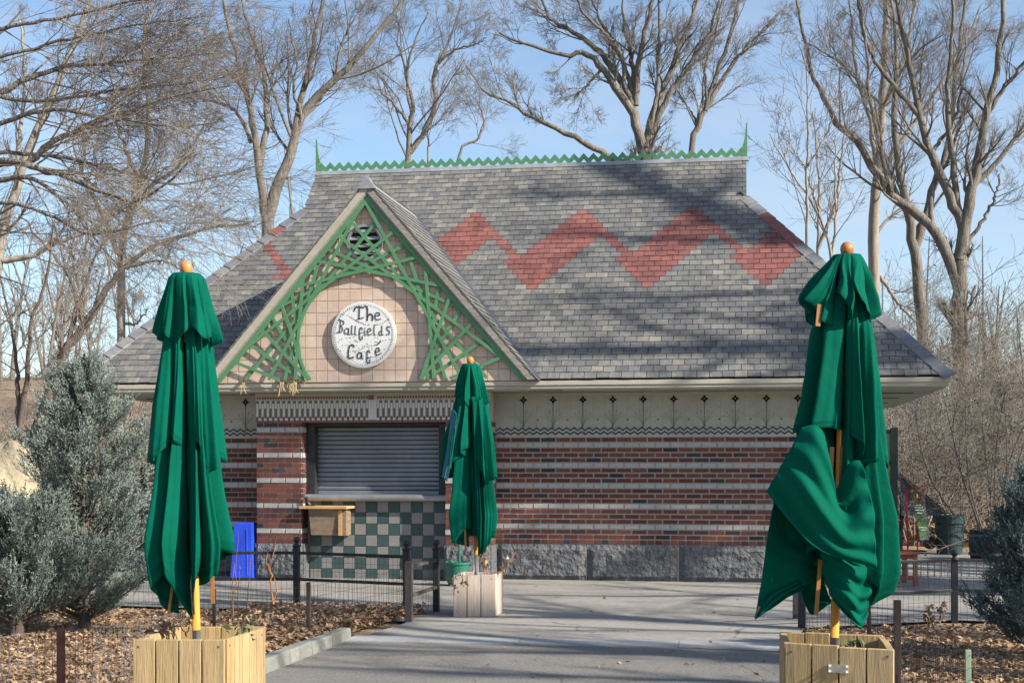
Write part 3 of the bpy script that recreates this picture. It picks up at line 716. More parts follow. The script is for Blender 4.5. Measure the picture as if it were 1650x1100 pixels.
# lattice of tangent slats
YLt = YW-.052
ac = onY(586.5, 548, YLt); AR = 107/ (FPX/18.55)
lat = MB()
uL = np.array([GX-GXL, 0, GZ-gb_z]); 
def rake_z(x, o): return GZ-abs(x-GX)*GP-o
sq = math.sqrt(1+GP*GP)
for s in (-1, 1):       # green rake frame boards
    x1 = GX+s*(GXR-GX); o1, o2 = .095*sq, .175*sq
    xo = GX+s*((GZ-o1-gb_z)/GP); xi = GX+s*((GZ-o2-gb_z)/GP)
    q = [(xo, gb_z+.01), (GX, GZ-o1), (GX, GZ-o2), (xi, gb_z+.01)]
    if s > 0: q = q[::-1]
    lat.hexa([(x, YLt+.018, z) for x, z in q][::-1]+[(x, YLt-.012, z) for x, z in q][::-1])
lattice = lat.build('lattice', M['green'], cafe)
NT = 27
for i in range(NT):
    al = R(90)+R(12.2)*(i-(NT-1)/2)
    tx, tz = ac[0]+(AR+.025)*math.cos(al), ac[2]+(AR+.025)*math.sin(al); dx, dz = -math.sin(al), math.cos(al)
    ins = [t*.01 for t in range(-500, 501) if gb_z+.03 < tz+dz*t*.01 < rake_z(tx+dx*t*.01, .14*sq)]
    if not ins or i == (NT-1)//2: continue
    ends = [(tx+dx*ins[0], tz+dz*ins[0]), (tx+dx*ins[-1], tz+dz*ins[-1])]
    (xa, za), (xb, zb) = ends
    if math.hypot(xa-xb, za-zb) < .25 or max(za, zb) < gb_z+.2: continue
    y = YLt+(.010 if i % 2 else -.004)+rng.uniform(-.001, .001)
    b = MB(); b.bar((xa, y, za), (xb, y, zb),   .012, .042, up=np.cross((xb-xa, 0, zb-za), (0, 1, 0)))
    b.build('lattice_slat', M['green'], lattice)
# gable roof with rake boards
gr = MB()
def gpt(x, y): return np.array([x, y, GZ-abs(x-GX)*GP])
for s in (-1, 1):
    xe = GX+s*((GZ-2.80)/GP); yv = lambda x: GZ-abs(x-GX)*GP-ZE+YE     # meets the main slope
    p = [gpt(GX, YGF), gpt(xe, YGF), gpt(xe, max(yv(xe), YGF+.05)+.05), gpt(GX, yv(GX)+.1)]
    dn = np.array([0, 0, -.11*sq])
    q = [v+dn for v in p]
    gr.hexa(q+p if s > 0 else [q[0], q[3], q[2], q[1], p[0], p[3], p[2], p[1]], 0)
groof = gr.build('gable_roof', M['weath'], cafe)
gs_ = MB(); nrow = 28
for s in (-1, 1):
    u = np.array([s, 0, -GP])/sq; nn = np.array([s*GP, 0, 1])/sq; Ls = (GXR-GX)*sq
    for c in range(nrow):
        s1 = Ls*(1-c/nrow); s0 = Ls*(1-(c+1.35)/nrow)
        y = YGF-.02-(c % 2)*.08
        while True:
            P_ = np.array([GX, 0, GZ])+u*s1
            if y > P_[2]-ZE+YE+.1: break
            a, b_ = max(y, YGF-.015), y+.155
            if b_-a > .02:
                q = [P_+np.array([0, a, 0])+nn*.024, P_+np.array([0, b_, 0])+nn*.024, np.array([GX, b_, GZ])+u*s0+nn*.006, np.array([GX, a, GZ])+u*s0+nn*.006]
                gs_.hexa([v-nn*.012 for v in q]+q, 0, random.random())
            y += .159
gs_.build('gable_slates', M['slate_j'], groof, kind='stuff')
for s in (-1, 1):                         # outer rake board
    o1, o2 = .005*sq, .088*sq
    zl = gb_z+.005; f = lambda o: GX+s*((GZ-o-zl)/GP)
    q = [(f(o1), zl), (GX, GZ-o1), (GX, GZ-o2), (f(o2), zl)]
    if s > 0: q = q[::-1]
    b = MB(); b.hexa([(x, YW+.0, z) for x, z in q][::-1]+[(x, YGF-.01, z) for x, z in q][::-1]); b.build('rake_board', M['cream'] if s < 0 else M['weath'], groof)
b = MB()                                   # ridge and apex flashing
for s in (-1, 1):
    a = gpt(GX, YGF-.03); e_ = gpt(GX, GZ-ZE+YE+.12)
    x2 = np.array([s*.085, 0, -.085*GP]); l = np.array([0, 0, .03])
    q = [a+l, e_+l, e_+x2+l, a+x2+l]
    if s > 0: q = q[::-1]
    b.hexa([v-np.array([0, 0, .02]) for v in q]+q)
b.build('gable_ridge_flashing', M['lead'], groof)
b = MB(); y = YGF-.035
b.poly([(GX-.125, y, GZ-.10), (GX+.125, y, GZ-.10), (GX+.02, y+.01, GZ+.055), (GX-.02, y+.01, GZ+.055)])
b.poly([(GX-.125, y, GZ-.10), (GX-.02, y+.01, GZ+.055), (GX-.02, y+.1, GZ+.055), (GX-.125, y+.1, GZ-.10)]); b.poly([(GX+.125, y, GZ-.10), (GX+.125, y+.1, GZ-.10), (GX+.02, y+.1, GZ+.055), (GX+.02, y+.01, GZ+.055)])
b.build('apex_flashing', M['lead'], groof)
for s in (-1, 1):                          # valley flashing
    xe = GX+s*(GXR-GX)*.99
    a = np.array([GX, GZ-ZE+YE, GZ]); e_ = np.array([xe, GZ-abs(xe-GX)*GP-ZE+YE, GZ-abs(xe-GX)*GP])
    b = MB(); b.bar(a+nS*.03, e_+nS*.03+np.array([0, -.03, 0]), .07, .02, up=nS); b.build('valley_flashing', M['dlead'], groof)

# ================================================================ ROUND SIGN
sc_ = onY(586.5, 539, YW-.03); SR = 53.6/(FPX/18.5)
sign = empty('round_sign', (sc_[0], YW, sc_[2]-SR), 'round white mosaic sign reading The Ballfields Café on the tiled gable', 'sign')
def disc(name, r, y0, y1, m, n=64):
    b = MB(); P = [(sc_[0]+r*math.cos(2*math.pi*k/n), sc_[2]+r*math.sin(2*math.pi*k/n)) for k in range(n)]
    b.poly([(x, y0, z) for x, z in P]); b.poly([(x, y1, z) for x, z in P][::-1])
    for k in range(n):
        (x0, z0), (x1, z1) = P[k], P[(k+1) % n]; b.poly([(x0, y0, z0), (x0, y1, z0), (x1, y1, z1), (x1, y0, z1)])
    return b.build(name, m, sign)
YD = YW-.045
disc('backing', SR, YD, YW-.012, M['signrim']); disc('face', SR*.955, YD-.004, YD+.001, M['signw'])
def zp(p): return (sc_[0]+(p[0]-545)/478*SR, sc_[2]+(545-p[1])/478*SR)
LET = {'T': [([(410,200),(415,170),(435,150),(480,142),(545,158)],26), ([(485,150),(480,320)],26), ([(455,325),(545,300)],20)],
 'h': [([(566,135),(598,148),(606,190),(605,340)],28), ([(605,290),(640,250),(672,258),(680,290),(680,342)],26)],
 'e': [([(715,285),(788,268),(778,235),(740,232),(718,265),(716,305),(740,338),(800,325)],19)],
 'B': [([(190,330),(205,345),(188,510)],15), ([(175,320),(245,345),(258,375),(240,400),(195,412),(232,440),(235,480),(210,508),(145,510)],15)],
 'a': [([(325,462),(295,448),(268,470),(262,505),(280,532),(312,528),(326,500),(325,455),(322,538),(342,542)],15)],
 'l': [([(374,410),(368,532),(388,540)],15)], 'l2': [([(427,420),(420,540),(440,546)],15)],
 'f': [([(532,475),(518,442),(495,450),(488,490),(488,598),(508,626),(530,605),(527,565)],15), ([(474,535),(540,512)],13)],
 'i': [([(568,485),(565,550),(585,556)],15), ([(566,452),(568,458)],16)],
 'e2': [([(610,512),(660,490),(645,456),(615,463),(603,510),(622,556),(668,540)],15)],
 'l3': [([(706,425),(702,545),(730,550)],15)], 'd': [([(820,420),(820,552)],15), ([(840,552),(785,555),(772,530),(785,505),(818,497)],15)],
 'S': [([(940,445),(905,430),(890,455),(905,485),(932,505),(930,545),(882,550)],15)],
 'C': [([(405,720),(392,695),(362,692),(335,715),(320,790),(316,865),(340,886),(395,870)],28)],
 'a2': [([(515,808),(478,800),(452,830),(455,872),(480,892),(510,872),(518,805),(516,885),(542,890)],20)],
 'f2': [([(645,805),(622,772),(600,785),(597,930),(612,964),(640,942),(642,905)],20), ([(590,892),(662,870)],16)],
 'e3': [([(722,802),(782,780),(776,742),(740,742),(722,790),(738,852),(806,818)],20)], 'accent': [([(752,694),(800,645)],26)]}
for k_, strokes in LET.items():
    b = MB()
    for pts, w_ in strokes: strip(b, [zp(p) for p in pts], w_*.7/478*SR, YD-.007, 0, .006)
    b.build('letter', M['ink'], sign)
b = MB()
for pts in ([(205,240),(330,270),(430,340),(570,400),(650,408)], [(690,408),(800,402),(850,375),(930,320)], [(135,740),(200,768),(275,790)], [(385,770),(430,785),(545,735),(640,705),(760,700)]):
    for (p, q) in zip(pts[:-1], pts[1:]):
        for f in range(4):
            if random.random() < .8:
                c = zp((p[0]+(q[0]-p[0])*f/4+random.uniform(-4, 4), p[1]+(q[1]-p[1])*f/4+random.uniform(-6, 6))); c2 = zp((p[0]+(q[0]-p[0])*(f+.6)/4, p[1]+(q[1]-p[1])*(f+.6)/4+random.uniform(-6, 6)))
                strip(b, [c, c2], random.choice([.003, .006]), YD-.006, 0 if random.random() < .7 else 1, .004)
for k in range(76):
    a = 2*math.pi*k/76; r0, r1 = random.uniform(415, 425), random.uniform(436, 446)
    strip(b, [zp((545+r0*math.cos(a), 545+r0*math.sin(a))), zp((545+r1*math.cos(a+.03), 545+r1*math.sin(a+.03)))], .007, YD-.006, 2, .004)
for k in range(60):
    a = random.uniform(.1, 3.0); r0 = random.uniform(120, 400); c = (545+r0*math.cos(a), 545+r0*math.sin(a)); strip(b, [zp(c), zp((c[0]+8, c[1]+6))], .006, YD-.006, 2, .004)
b.build('mosaic_ornament', [M['ink'], M['tick2'], M['tick']], sign, kind='stuff')

# ================================================================ PLANTERS AND UMBRELLAS
def planter(label, corners, h, m, nfront, nside, group='timber planter boxes', soil=.12, plate=False):
    """corners: ground points front-left, front-right, back-right, back-left"""
    c = [np.array(q, float)[:2] for q in corners]; ctr = sum(c)/4
    t = empty('planter_box', (*ctr, 0), label, 'planter', group)
    th = .035
    for e_, n in ((0, nfront), (1, nside), (2, nfront), (3, nside)):
        a, b_ = c[e_], c[(e_+1) % 4]; d = (b_-a); L_ = np.linalg.norm(d); d /= L_; nn = np.array([-d[1], d[0]])      # inward
        sx = th if e_ in (1, 3) else 0
        for k in range(n):
            s0 = sx+(L_-2*sx)*k/n+.004; s1 = sx+(L_-2*sx)*(k+1)/n-.004; hh = h+random.uniform(-.006, .004)
            mb = MB(); q = [a+d*s0, a+d*s1, a+d*s1+nn*th, a+d*s0+nn*th]
            mb.hexa([(*v, .01) for v in q]+[(*v, hh) for v in q]); mb.build('plank', m, t, bevel=.003)
            if k in (0, n-1):
                for zz in (h-.04, h-.36):
                    sp = a+d*(s0+.03 if k == 0 else s1-.03)-nn*.002; s2 = MB(); s2.bar((*sp, zz), (*(sp+nn*.004), zz), .011, .011); s2.build('screw', M['dlead'], t)
    mb = MB(); inn = [q+(ctr-q)*.12 for q in c]; zz = h-soil
    mb.hexa([(*q, .03) for q in inn]+[(*q, zz) for q in inn]); mb.build('soil', M['soil'], t)
    # inner rails
    for e_ in range(4):
        a, b_ = c[e_]+(ctr-c[e_])*.15, c[(e_+1) % 4]+(ctr-c[(e_+1) % 4])*.15
        mb = MB(); mb.bar((*a, h-.10), (*b_, h-.10), .04, .05); mb.build('inner_rail', m, t)
    if plate:
        a, b_ = c[0], c[1]; d = (b_-a)/np.linalg.norm(b_-a); nn = np.array([-d[1], d[0]]); mid = (a+b_)/2-nn*.006
        mb = MB(); zc = h-.115; q0, q1 = mid-d*.052, mid+d*.052
        mb.hexa([(*q0, zc-.022), (*q1, zc-.022), (*(q1+nn*.005), zc-.022), (*(q0+nn*.005), zc-.022), (*q0, zc+.022), (*q1, zc+.022), (*(q1+nn*.005), zc+.022), (*(q0+nn*.005), zc+.022)])
        pl_ = mb.build('name_plate', M['silver'], t)
        for sx_ in (-1, 1):
            for sz_ in (-1, 1):
                mb = MB(); cc = mid+d*sx_*.044-nn*.004; mb.box(cc[0]-.005, cc[0]+.005, cc[1]-.004, cc[1]+.004, zc+sz_*.014-.005, zc+sz_*.014+.005); mb.build('screw', M['white'], pl_)
    return t
def pxp(px, dep): return at(px, HOR, dep)[:2]
# left planter: front face 213-362 px wide, right side recedes
DL, DM, DR = 8.19, 14.44, 7.69
fl, fr_ = pxp(213, 7.9), pxp(362, 7.9); br, bl = pxp(428.8, 8.52), pxp(287, 8.52)
planter('new yellow pine planter box holding the left umbrella beside the kerb', (fl, fr_, br, bl), .575, M['pine'], 4, 5)
fl, fr_ = pxp(1264, 7.52), pxp(1441, 7.30); br, bl = pxp(1424, 7.9), pxp(1256, 8.08)
planter('new yellow pine planter box with small metal plate under the right umbrella', (fl, fr_, br, bl), .60, M['pine'], 4, 4, plate=True)
fl, fr_ = pxp(730, 14.35), pxp(797, 14.35); br, bl = pxp(811, 14.8), pxp(746, 14.8)
planter('small weathered grey planter box standing on the paving before the cafe', (fl, fr_, br, bl), .43, M['oldpine'], 3, 2, soil=.03)

def cloth_mesh(name, axis, dep, ytop, ymid, ytip, outline, n, A0, S0, seed, parent, m=None, phi_rng=None, NTt=40, hemj=10, tuck=None, gap=.5, petals=None):
    """closed canopy: n hanging petals of cloth round the pole with deep gaps between them"""
    rg = np.random.default_rng(seed); sc = dep/FPX
    ky = np.array([o[0] for o in outline], float); kl = np.array([o[1] for o in outline], float); kr = np.array([o[2] for o in outline], float)
    cuts = np.cumsum(rg.uniform(.7, 1.3, n)); cuts = np.concatenate([[0], cuts])/cuts[-1]*2*math.pi+rg.uniform(0, 1)
    nu = 34; t = np.linspace(0, 1, NTt); us = np.linspace(0, 1, nu); V = []; F = []; ring = 0
    if petals: n = len(petals)
    for k in range(n):
        a0, a1 = (cuts[k], cuts[k+1]) if not petals else (R(petals[k][0]), R(petals[k][1])); ac_ = (a0+a1)/2; am_ = ac_ % (2*math.pi)
        if phi_rng and phi_rng[0] < am_ < phi_rng[1]: continue
        outf = rg.uniform(.84, 1.10); leanA = rg.uniform(-.30, .30); leanB = rg.uniform(-.30, .30); flip = rg.random() < .5; ho = rg.uniform(-hemj, hemj); rin = rg.uniform(.12, .34)
        w1 = rg.uniform(0, 6.28); nr = rg.choice([1.0, 1.5, 2.0]); cr = rg.uniform(.10, .24); sk = rg.uniform(-.22, .22); gp_ = gap*rg.uniform(.75, 1.3)
        wide = (a1-a0)/R(40)
        if petals: leanA *= .5; leanB *= .35; outf = petals[k][4] if len(petals[k]) > 4 else 1.0; gp_ = .12; nr = max(1.0, wide*rg.uniform(.9, 1.5)); cr = rg.uniform(.14, .26); sk *= .6
        P_ = np.zeros((NTt, nu, 3))
        # petal section: radial walls, rounded crown with a crease or two
        rise = np.clip(np.minimum(us, 1-us)/.24, 0, 1); rise = .45*np.sin(rise*math.pi/2)**1.1+.55*np.sin(math.pi*np.clip(us+sk*np.sin(math.pi*us), 0, 1))**.9
        uf = 1-us if flip else us
        hem = ymid+(ytip-ymid)*(1-uf)**1.2+ho+rg.uniform(-4, 4)*np.sin(us*9+w1)
        if petals: hem = petals[k][2]+(petals[k][3]-petals[k][2])*us**1.15+(5+4*wide)*rg.uniform(-.6, .5)*np.sin(math.pi*us)*dep/DL*0+rg.uniform(1, 3.5)*np.sin(us*8*wide+w1)
        for j in range(NTt):
            y = ytop+(hem-ytop)*t[j]
            axx = np.interp(y, [axis[0][1], axis[1][1]], [axis[0][0], axis[1][0]])
            l = axx-np.interp(y, ky, kl); r = np.interp(y, ky, kr)-axx
            op = min(1, t[j]*1.7)**.8                                  # folds open downwards
            am2 = A0*op
            wave = 1-cr*op*(.5+.5*np.cos(2*math.pi*nr*(us-.5)+w1+1.3*t[j]))*rise-.03*op*np.sin(us*21+w1*2+4*t[j])*rise
            rad = (1-am2*(1-rin)*(1-rise))*wave*(1+(outf-1)*t[j])
            sq_ = 1-gp_*op*rise                                       # narrow towards the crown
            ang = ac_+(us-.5)*(a1-a0)*(1.02-.0*op)*sq_+(leanA*t[j]+leanB*math.sin(2.6*t[j]+w1))*rise*op
            cs, sn = np.cos(ang), np.sin(ang); tk = 1 if tuck is None else np.interp(y, tuck[0], tuck[1])
            ext = (l*(1-cs)/2+r*(1+cs)/2)*rad*tk; md = (l+r)/2*rad*tk
            P_[j] = CAMP+FW*dep+RT[None]*((axx+ext*cs-CX)*sc)[:, None]+FW[None]*(md*sn*sc*.95)[:, None]+UP[None]*((HOR-y)*sc)[:, None]
        base = ring*NTt*nu; V.append(P_.reshape(-1, 3)); ring += 1
        for j in range(NTt-1):
            for i in range(nu-1): q = base+j*nu+i; F.append((q, q+nu, q+nu+1, q+1))
    o = link(name, npmesh(name, np.concatenate(V), F, [m or M['cloth'], M['hem']], smooth=True), parent)
    mi = (np.tile(np.repeat(np.arange(NTt-1), nu-1), ring) == NTt-3).astype(np.int32); o.data.polygons.foreach_set('material_index', mi)
    sd = o.modifiers.new('thick', 'SOLIDIFY'); sd.thickness = .004
    return o
def crsheet(name, grid, dep, parent, m=None, nu=44, nv=34, wob=.020, seed=1):
    """smooth cloth sheet through control points (px, py, metres towards the back)"""
    G = np.array(grid, float)
    def cr1(P, n):
        k = len(P); ts = np.linspace(0, k-1, n); out = []
        for t in ts:
            i = min(int(t), k-2); f = t-i
            p0, p1, p2, p3 = P[max(i-1, 0)], P[i], P[i+1], P[min(i+2, k-1)]
            out.append(.5*((2*p1)+(-p0+p2)*f+(2*p0-5*p1+4*p2-p3)*f*f+(-p0+3*p1-3*p2+p3)*f**3))
        return np.array(out)
    A_ = np.array([cr1(row, nu) for row in G]); B_ = np.array([cr1(A_[:, i], nv) for i in range(nu)])    # nu,nv,3
    sc = dep/FPX
    U_, V_ = np.meshgrid(np.linspace(0, 1, nu), np.linspace(0, 1, nv), indexing='ij')
    w_ = wob*np.sin(U_*15+V_*4*np.sin(U_*3)+seed)*(.35+.65*V_)+wob*.5*np.sin(U_*29-V_*7+seed*3)
    P_ = CAMP+FW*dep+RT*((B_[..., 0]-CX)*sc)[..., None]+UP*((HOR-B_[..., 1])*sc)[..., None]+FW*(B_[..., 2]+w_)[..., None]
    F = []
    for i in range(nu-1):
        for j in range(nv-1): a = i*nv+j; F.append((a, a+1, a+nv+1, a+nv))
    o = link(name, npmesh(name, P_.reshape(-1, 3), F, m or M['cloth'], smooth=True), parent)
    sd = o.modifiers.new('thick', 'SOLIDIFY'); sd.thickness = .004
    return o
def lp(px, py, dep, dz=0.0): return CAMP+FW*(dep+dz)+RT*((px-CX)*dep/FPX)+UP*((HOR-py)*dep/FPX)
def umbrella(label, axis, dep, cuff_y, knob_m, pole_m):
    base = lp(axis[1][0], axis[1][1], dep); base[2] = 0
    t = empty('patio_umbrella', base, label, 'umbrella', 'closed green patio umbrellas'); s = dep/FPX
    a0, a1 = np.array(axis[0], float), np.array(axis[1], float)
    top = lp(a0[0], a0[1], dep); bot = lp(a1[0], a1[1], dep); dirv = (top-bot)/np.linalg.norm(top-bot)
    cuff = bot+dirv*((a1[1]-cuff_y)*s)
    b = MB(); b.tube([cuff, top-dirv*.02], .024, 14); b.build('pole', pole_m, t, smooth=True)
    b = MB(); gpt_ = bot+dirv*(-bot[2]/dirv[2]); gpt_[2] = .03; b.tube([gpt_, cuff], .0245, 14); b.build('lower_tube', M['ptube'], t, smooth=True)
    k = .037; b = MB(); b.lathe(top-dirv*.01, [(.024, -.06), (.030, -.045), (.026, -.03), (.020, -.015), (.024, -.008), (k*.9, .012), (k, .032), (k*.92, .05), (k*.6, .066), (.006, .072)], 24)
    b.build('finial', knob_m, t, smooth=True)
    b = MB(); b.lathe(top-dirv*.01, [(.05, -.40), (.055, -.36), (.05, -.32)], 16); b.build('hub', M['wood'], t)
    return t
def ribs(t, dep, segs):
    for (x0, y0, d0, x1, y1, d1, w_) in segs:
        b = MB(); b.bar(lp(x0, y0, dep, d0), lp(x1, y1, dep, d1), w_, .014, up=FW); b.build('rib', M['ribw'], t)

# --- left umbrella
ax = ((299.5, 438), (317, 1040))
uL_ = umbrella('closed green canvas umbrella with round wooden knob in the left pine planter', ax, DL, 1014, M['wood'], M['orange'])
o3 = [(520,262,340),(700,236,358),(740,228,364),(800,226,368),(880,222,378),(930,228,368),(990,240,352),(1010,246,348)]
o2 = [(470,268,332),(540,252,350),(650,238,352),(740,227,364),(800,226,366)]
o1 = [(440,279,322),(448,270,330),(500,254,344),(545,240,360),(580,238,363)]
cloth_mesh('canopy', ax, DL, 530, 930, 990, o3, 11, .97, 0, 3, uL_, hemj=20, tuck=((700,770,860,1000),(.78,.84,1,1)), gap=.22, petals=((128,198,925,958),(196,238,985,900,1.02),(236,263,890,992,.94),(275,303,985,892),(301,338,940,898,1.04),(336,398,885,905,1.05),(38,130,930,940)))
cloth_mesh('canopy_tier', ax, DL, 470, 735, 772, o2, 10, .95, 0, 5, uL_, hemj=16, tuck=((530,570,650,800),(.80,.86,1,1)), gap=.2, petals=((140,200,742,748,1.02),(198,240,758,705),(238,264,690,725,.92),(280,306,700,735,.95),(304,342,770,742,1.03),(340,400,738,745),(38,142,740,745)))
cloth_mesh('canopy_cap', ax, DL, 441, 528, 558, o1, 9, .62, 0, 8, uL_, hemj=7, gap=.10)
ribs(uL_, DL, [(270,640,-.02,268,984,.02,.02),(283,930,-.05,277,986,-.08,.014),(330,700,.1,336,975,.12,.02),(250,700,.05,243,940,.08,.02)])
def gap_liner(t, axis, dep, y0, y1, r):  # added cloth tube hiding the pole so the canopy gaps read dark
    b = MB(); pts = []; rr = []
    for i in range(15):
        f = i/14; y = y0+(y1-y0)*f; x = np.interp(y, [axis[0][1], axis[1][1]], [axis[0][0], axis[1][0]]); pts.append(lp(x+1.5*math.sin(f*9), y, dep, .01*math.sin(f*7))); rr.append(r*(.7+.35*f+.08*math.sin(f*23)))
    b.tube(pts, rr, 14); b.build('gap_liner', M['cloth'], t, smooth=True)
gap_liner(uL_, ax, DL, 470, 925, .062)
# --- middle umbrella
ax = ((757.5, 584), (768.5, 935))
uM_ = umbrella('smaller looking closed green umbrella before the cafe, blue faded strip on one side', ax, DM, 893, M['wood'], M['orange'])
o3 = [(640,728,788),(700,718,794),(770,714,800),(830,716,801),(870,722,797),(895,730,790)]
o2 = [(600,740,778),(650,726,792),(700,716,795),(770,709,802),(800,710,802)]
o1 = [(584,747,769),(592,742,775),(620,732,784),(648,726,794),(660,725,795)]
cloth_mesh('canopy', ax, DM, 640, 862, 893, o3, 11, .97, 0, 13, uM_, hemj=12, tuck=((740,790,830,900),(.8,.86,1,1)), gap=.22, petals=((130,200,835,862),(198,248,882,848,1.02),(272,300,850,897,.95),(298,338,892,868,1.03),(336,395,872,838,1.03),(35,132,860,865)))
cloth_mesh('canopy_tier', ax, DM, 600, 762, 785, o2, 10, .95, 0, 15, uM_, hemj=10, tuck=((630,665,710,800),(.8,.86,1,1)), gap=.2, petals=((140,205,772,765,1.02),(203,246,770,728),(244,262,735,722,.9),(276,310,742,792,.98),(308,346,782,765,1.03),(344,400,768,770),(38,142,765,768)))
cloth_mesh('canopy_cap', ax, DM, 586, 636, 655, o1, 9, .66, 0, 17, uM_, hemj=5, gap=.12)
crsheet('faded_strip', [[(728,660,-.10),(733,662,-.13),(737,668,-.16)],[(721,720,-.11),(727,722,-.15),(731,722,-.17)],[(712,768,-.12),(717,771,-.16),(722,776,-.17)]], DM, uM_, M['bcloth'], wob=.003)
ribs(uM_, DM, [(735,760,-.02,733,880,0,.018),(748,800,-.1,751,886,-.1,.018),(785,740,.05,788,880,.05,.018)])
gap_liner(uM_, ax, DM, 610, 862, .060)
# --- right umbrella
ax = ((1365, 408), (1344, 1042))
uR_ = umbrella('closed green umbrella hanging wide open at one side in the right pine planter', ax, DR, 1026, M['knob'], M['orange'])
o3 = [(500,1310,1412),(640,1300,1424),(700,1292,1430),(780,1290,1438),(850,1292,1447),(920,1296,1452),(960,1300,1440),(1000,1310,1420)]
o2 = [(450,1322,1400),(540,1294,1418),(640,1284,1424),(690,1272,1428),(760,1268,1432)]
o1 = [(408,1345,1385),(418,1336,1392),(450,1306,1408),(485,1282,1420),(540,1278,1432)]
cloth_mesh('canopy', ax, DR, 520, 900, 985, o3, 12, .96, 0, 23, uR_, hemj=18, tuck=((690,750,830,1000),(.82,.88,1,1)), gap=.2, petals=((262,292,872,905,.95),(290,322,912,988),(320,350,985,905,1.02),(348,402,912,930,1.04),(40,120,925,935),(118,186,915,880,.95)))
cloth_mesh('canopy_tier', ax, DR, 470, 690, 742, o2, 10, .94, 0, 26, uR_, hemj=16, tuck=((490,540,620,760),(.82,.88,1,1)), gap=.2, petals=((145,205,700,692,1.02),(203,262,690,692,1.0),(264,292,695,748,.97),(290,326,752,735,1.02),(324,362,722,768,1.03),(360,402,768,740),(40,147,730,720)))
cloth_mesh('canopy_cap', ax, DR, 411, 478, 530, o1, 9, .58, 0, 28, uR_, hemj=9, gap=.10)
# big swag on the left front
crsheet('canopy_swag', [[(1283,690,-.15),(1262,728,-.16),(1245,760,-.15),(1229,790,-.12)],
                        [(1305,688,-.20),(1290,745,-.24),(1272,795,-.24),(1256,832,-.20)],
                        [(1322,715,-.17),(1322,790,-.25),(1308,840,-.30),(1290,872,-.26)],
                        [(1327,800,-.14),(1345,822,-.22),(1342,868,-.31),(1330,893,-.28)],
                        [(1355,748,-.19),(1368,805,-.25),(1372,865,-.30),(1368,902,-.28)],
                        [(1372,742,-.21),(1385,800,-.25),(1389,860,-.29),(1391,908,-.27)]], DR, uR_)
crsheet('canopy_corner', [[(1245,800,-.06),(1234,860,-.05),(1226,925,-.04),(1214,993,-.05)],
                          [(1268,815,.02),(1262,870,.02),(1258,920,.0),(1250,972,-.04)],
                          [(1290,840,.05),(1290,880,.06),(1290,915,.02),(1288,945,-.02)],
                          [(1318,850,.10),(1318,880,.10),(1316,912,.08),(1314,940,.05)]], DR, uR_, wob=.007)
crsheet('canopy_flap', [[(1316,878,-.08),(1322,930,-.11),(1334,962,-.12)],[(1345,893,-.2),(1350,950,-.23),(1358,994,-.2)],[(1368,903,-.2),(1372,960,-.18),(1373,1003,-.2)],[(1394,903,-.12),(1391,950,-.16),(1387,985,-.13)]], DR, uR_)
crsheet('canopy_back', [[(1265,820,.1),(1275,900,.12),(1290,935,.1)],[(1300,820,.16),(1305,920,.16),(1312,992,.1)],[(1335,830,.16),(1338,930,.15),(1347,972,.12)]], DR, uR_)
crsheet('canopy_hem', [[(1218,986,-.062),(1213,995,-.07)],[(1240,955,-.07),(1244,974,-.075)],[(1262,944,-.055),(1266,960,-.06)],[(1289,934,-.03),(1291,948,-.035)]], DR, uR_, nu=16, nv=8)
ribs(uR_, DR, [(1312,495,-.13,1308,530,-.15,.024),(1338,480,-.06,1334,560,-.08,.02),(1334,720,-.10,1331,780,-.10,.022),(1350,720,-.09,1348,790,-.08,.016),(1318,900,-.06,1312,988,-.05,.02),(1326,885,-.1,1334,930,-.07,.02),(1390,900,.02,1394,993,.02,.02),(1222,975,-.05,1215,993,-.05,.016),(1365,930,-.1,1366,1000,-.12,.012)])

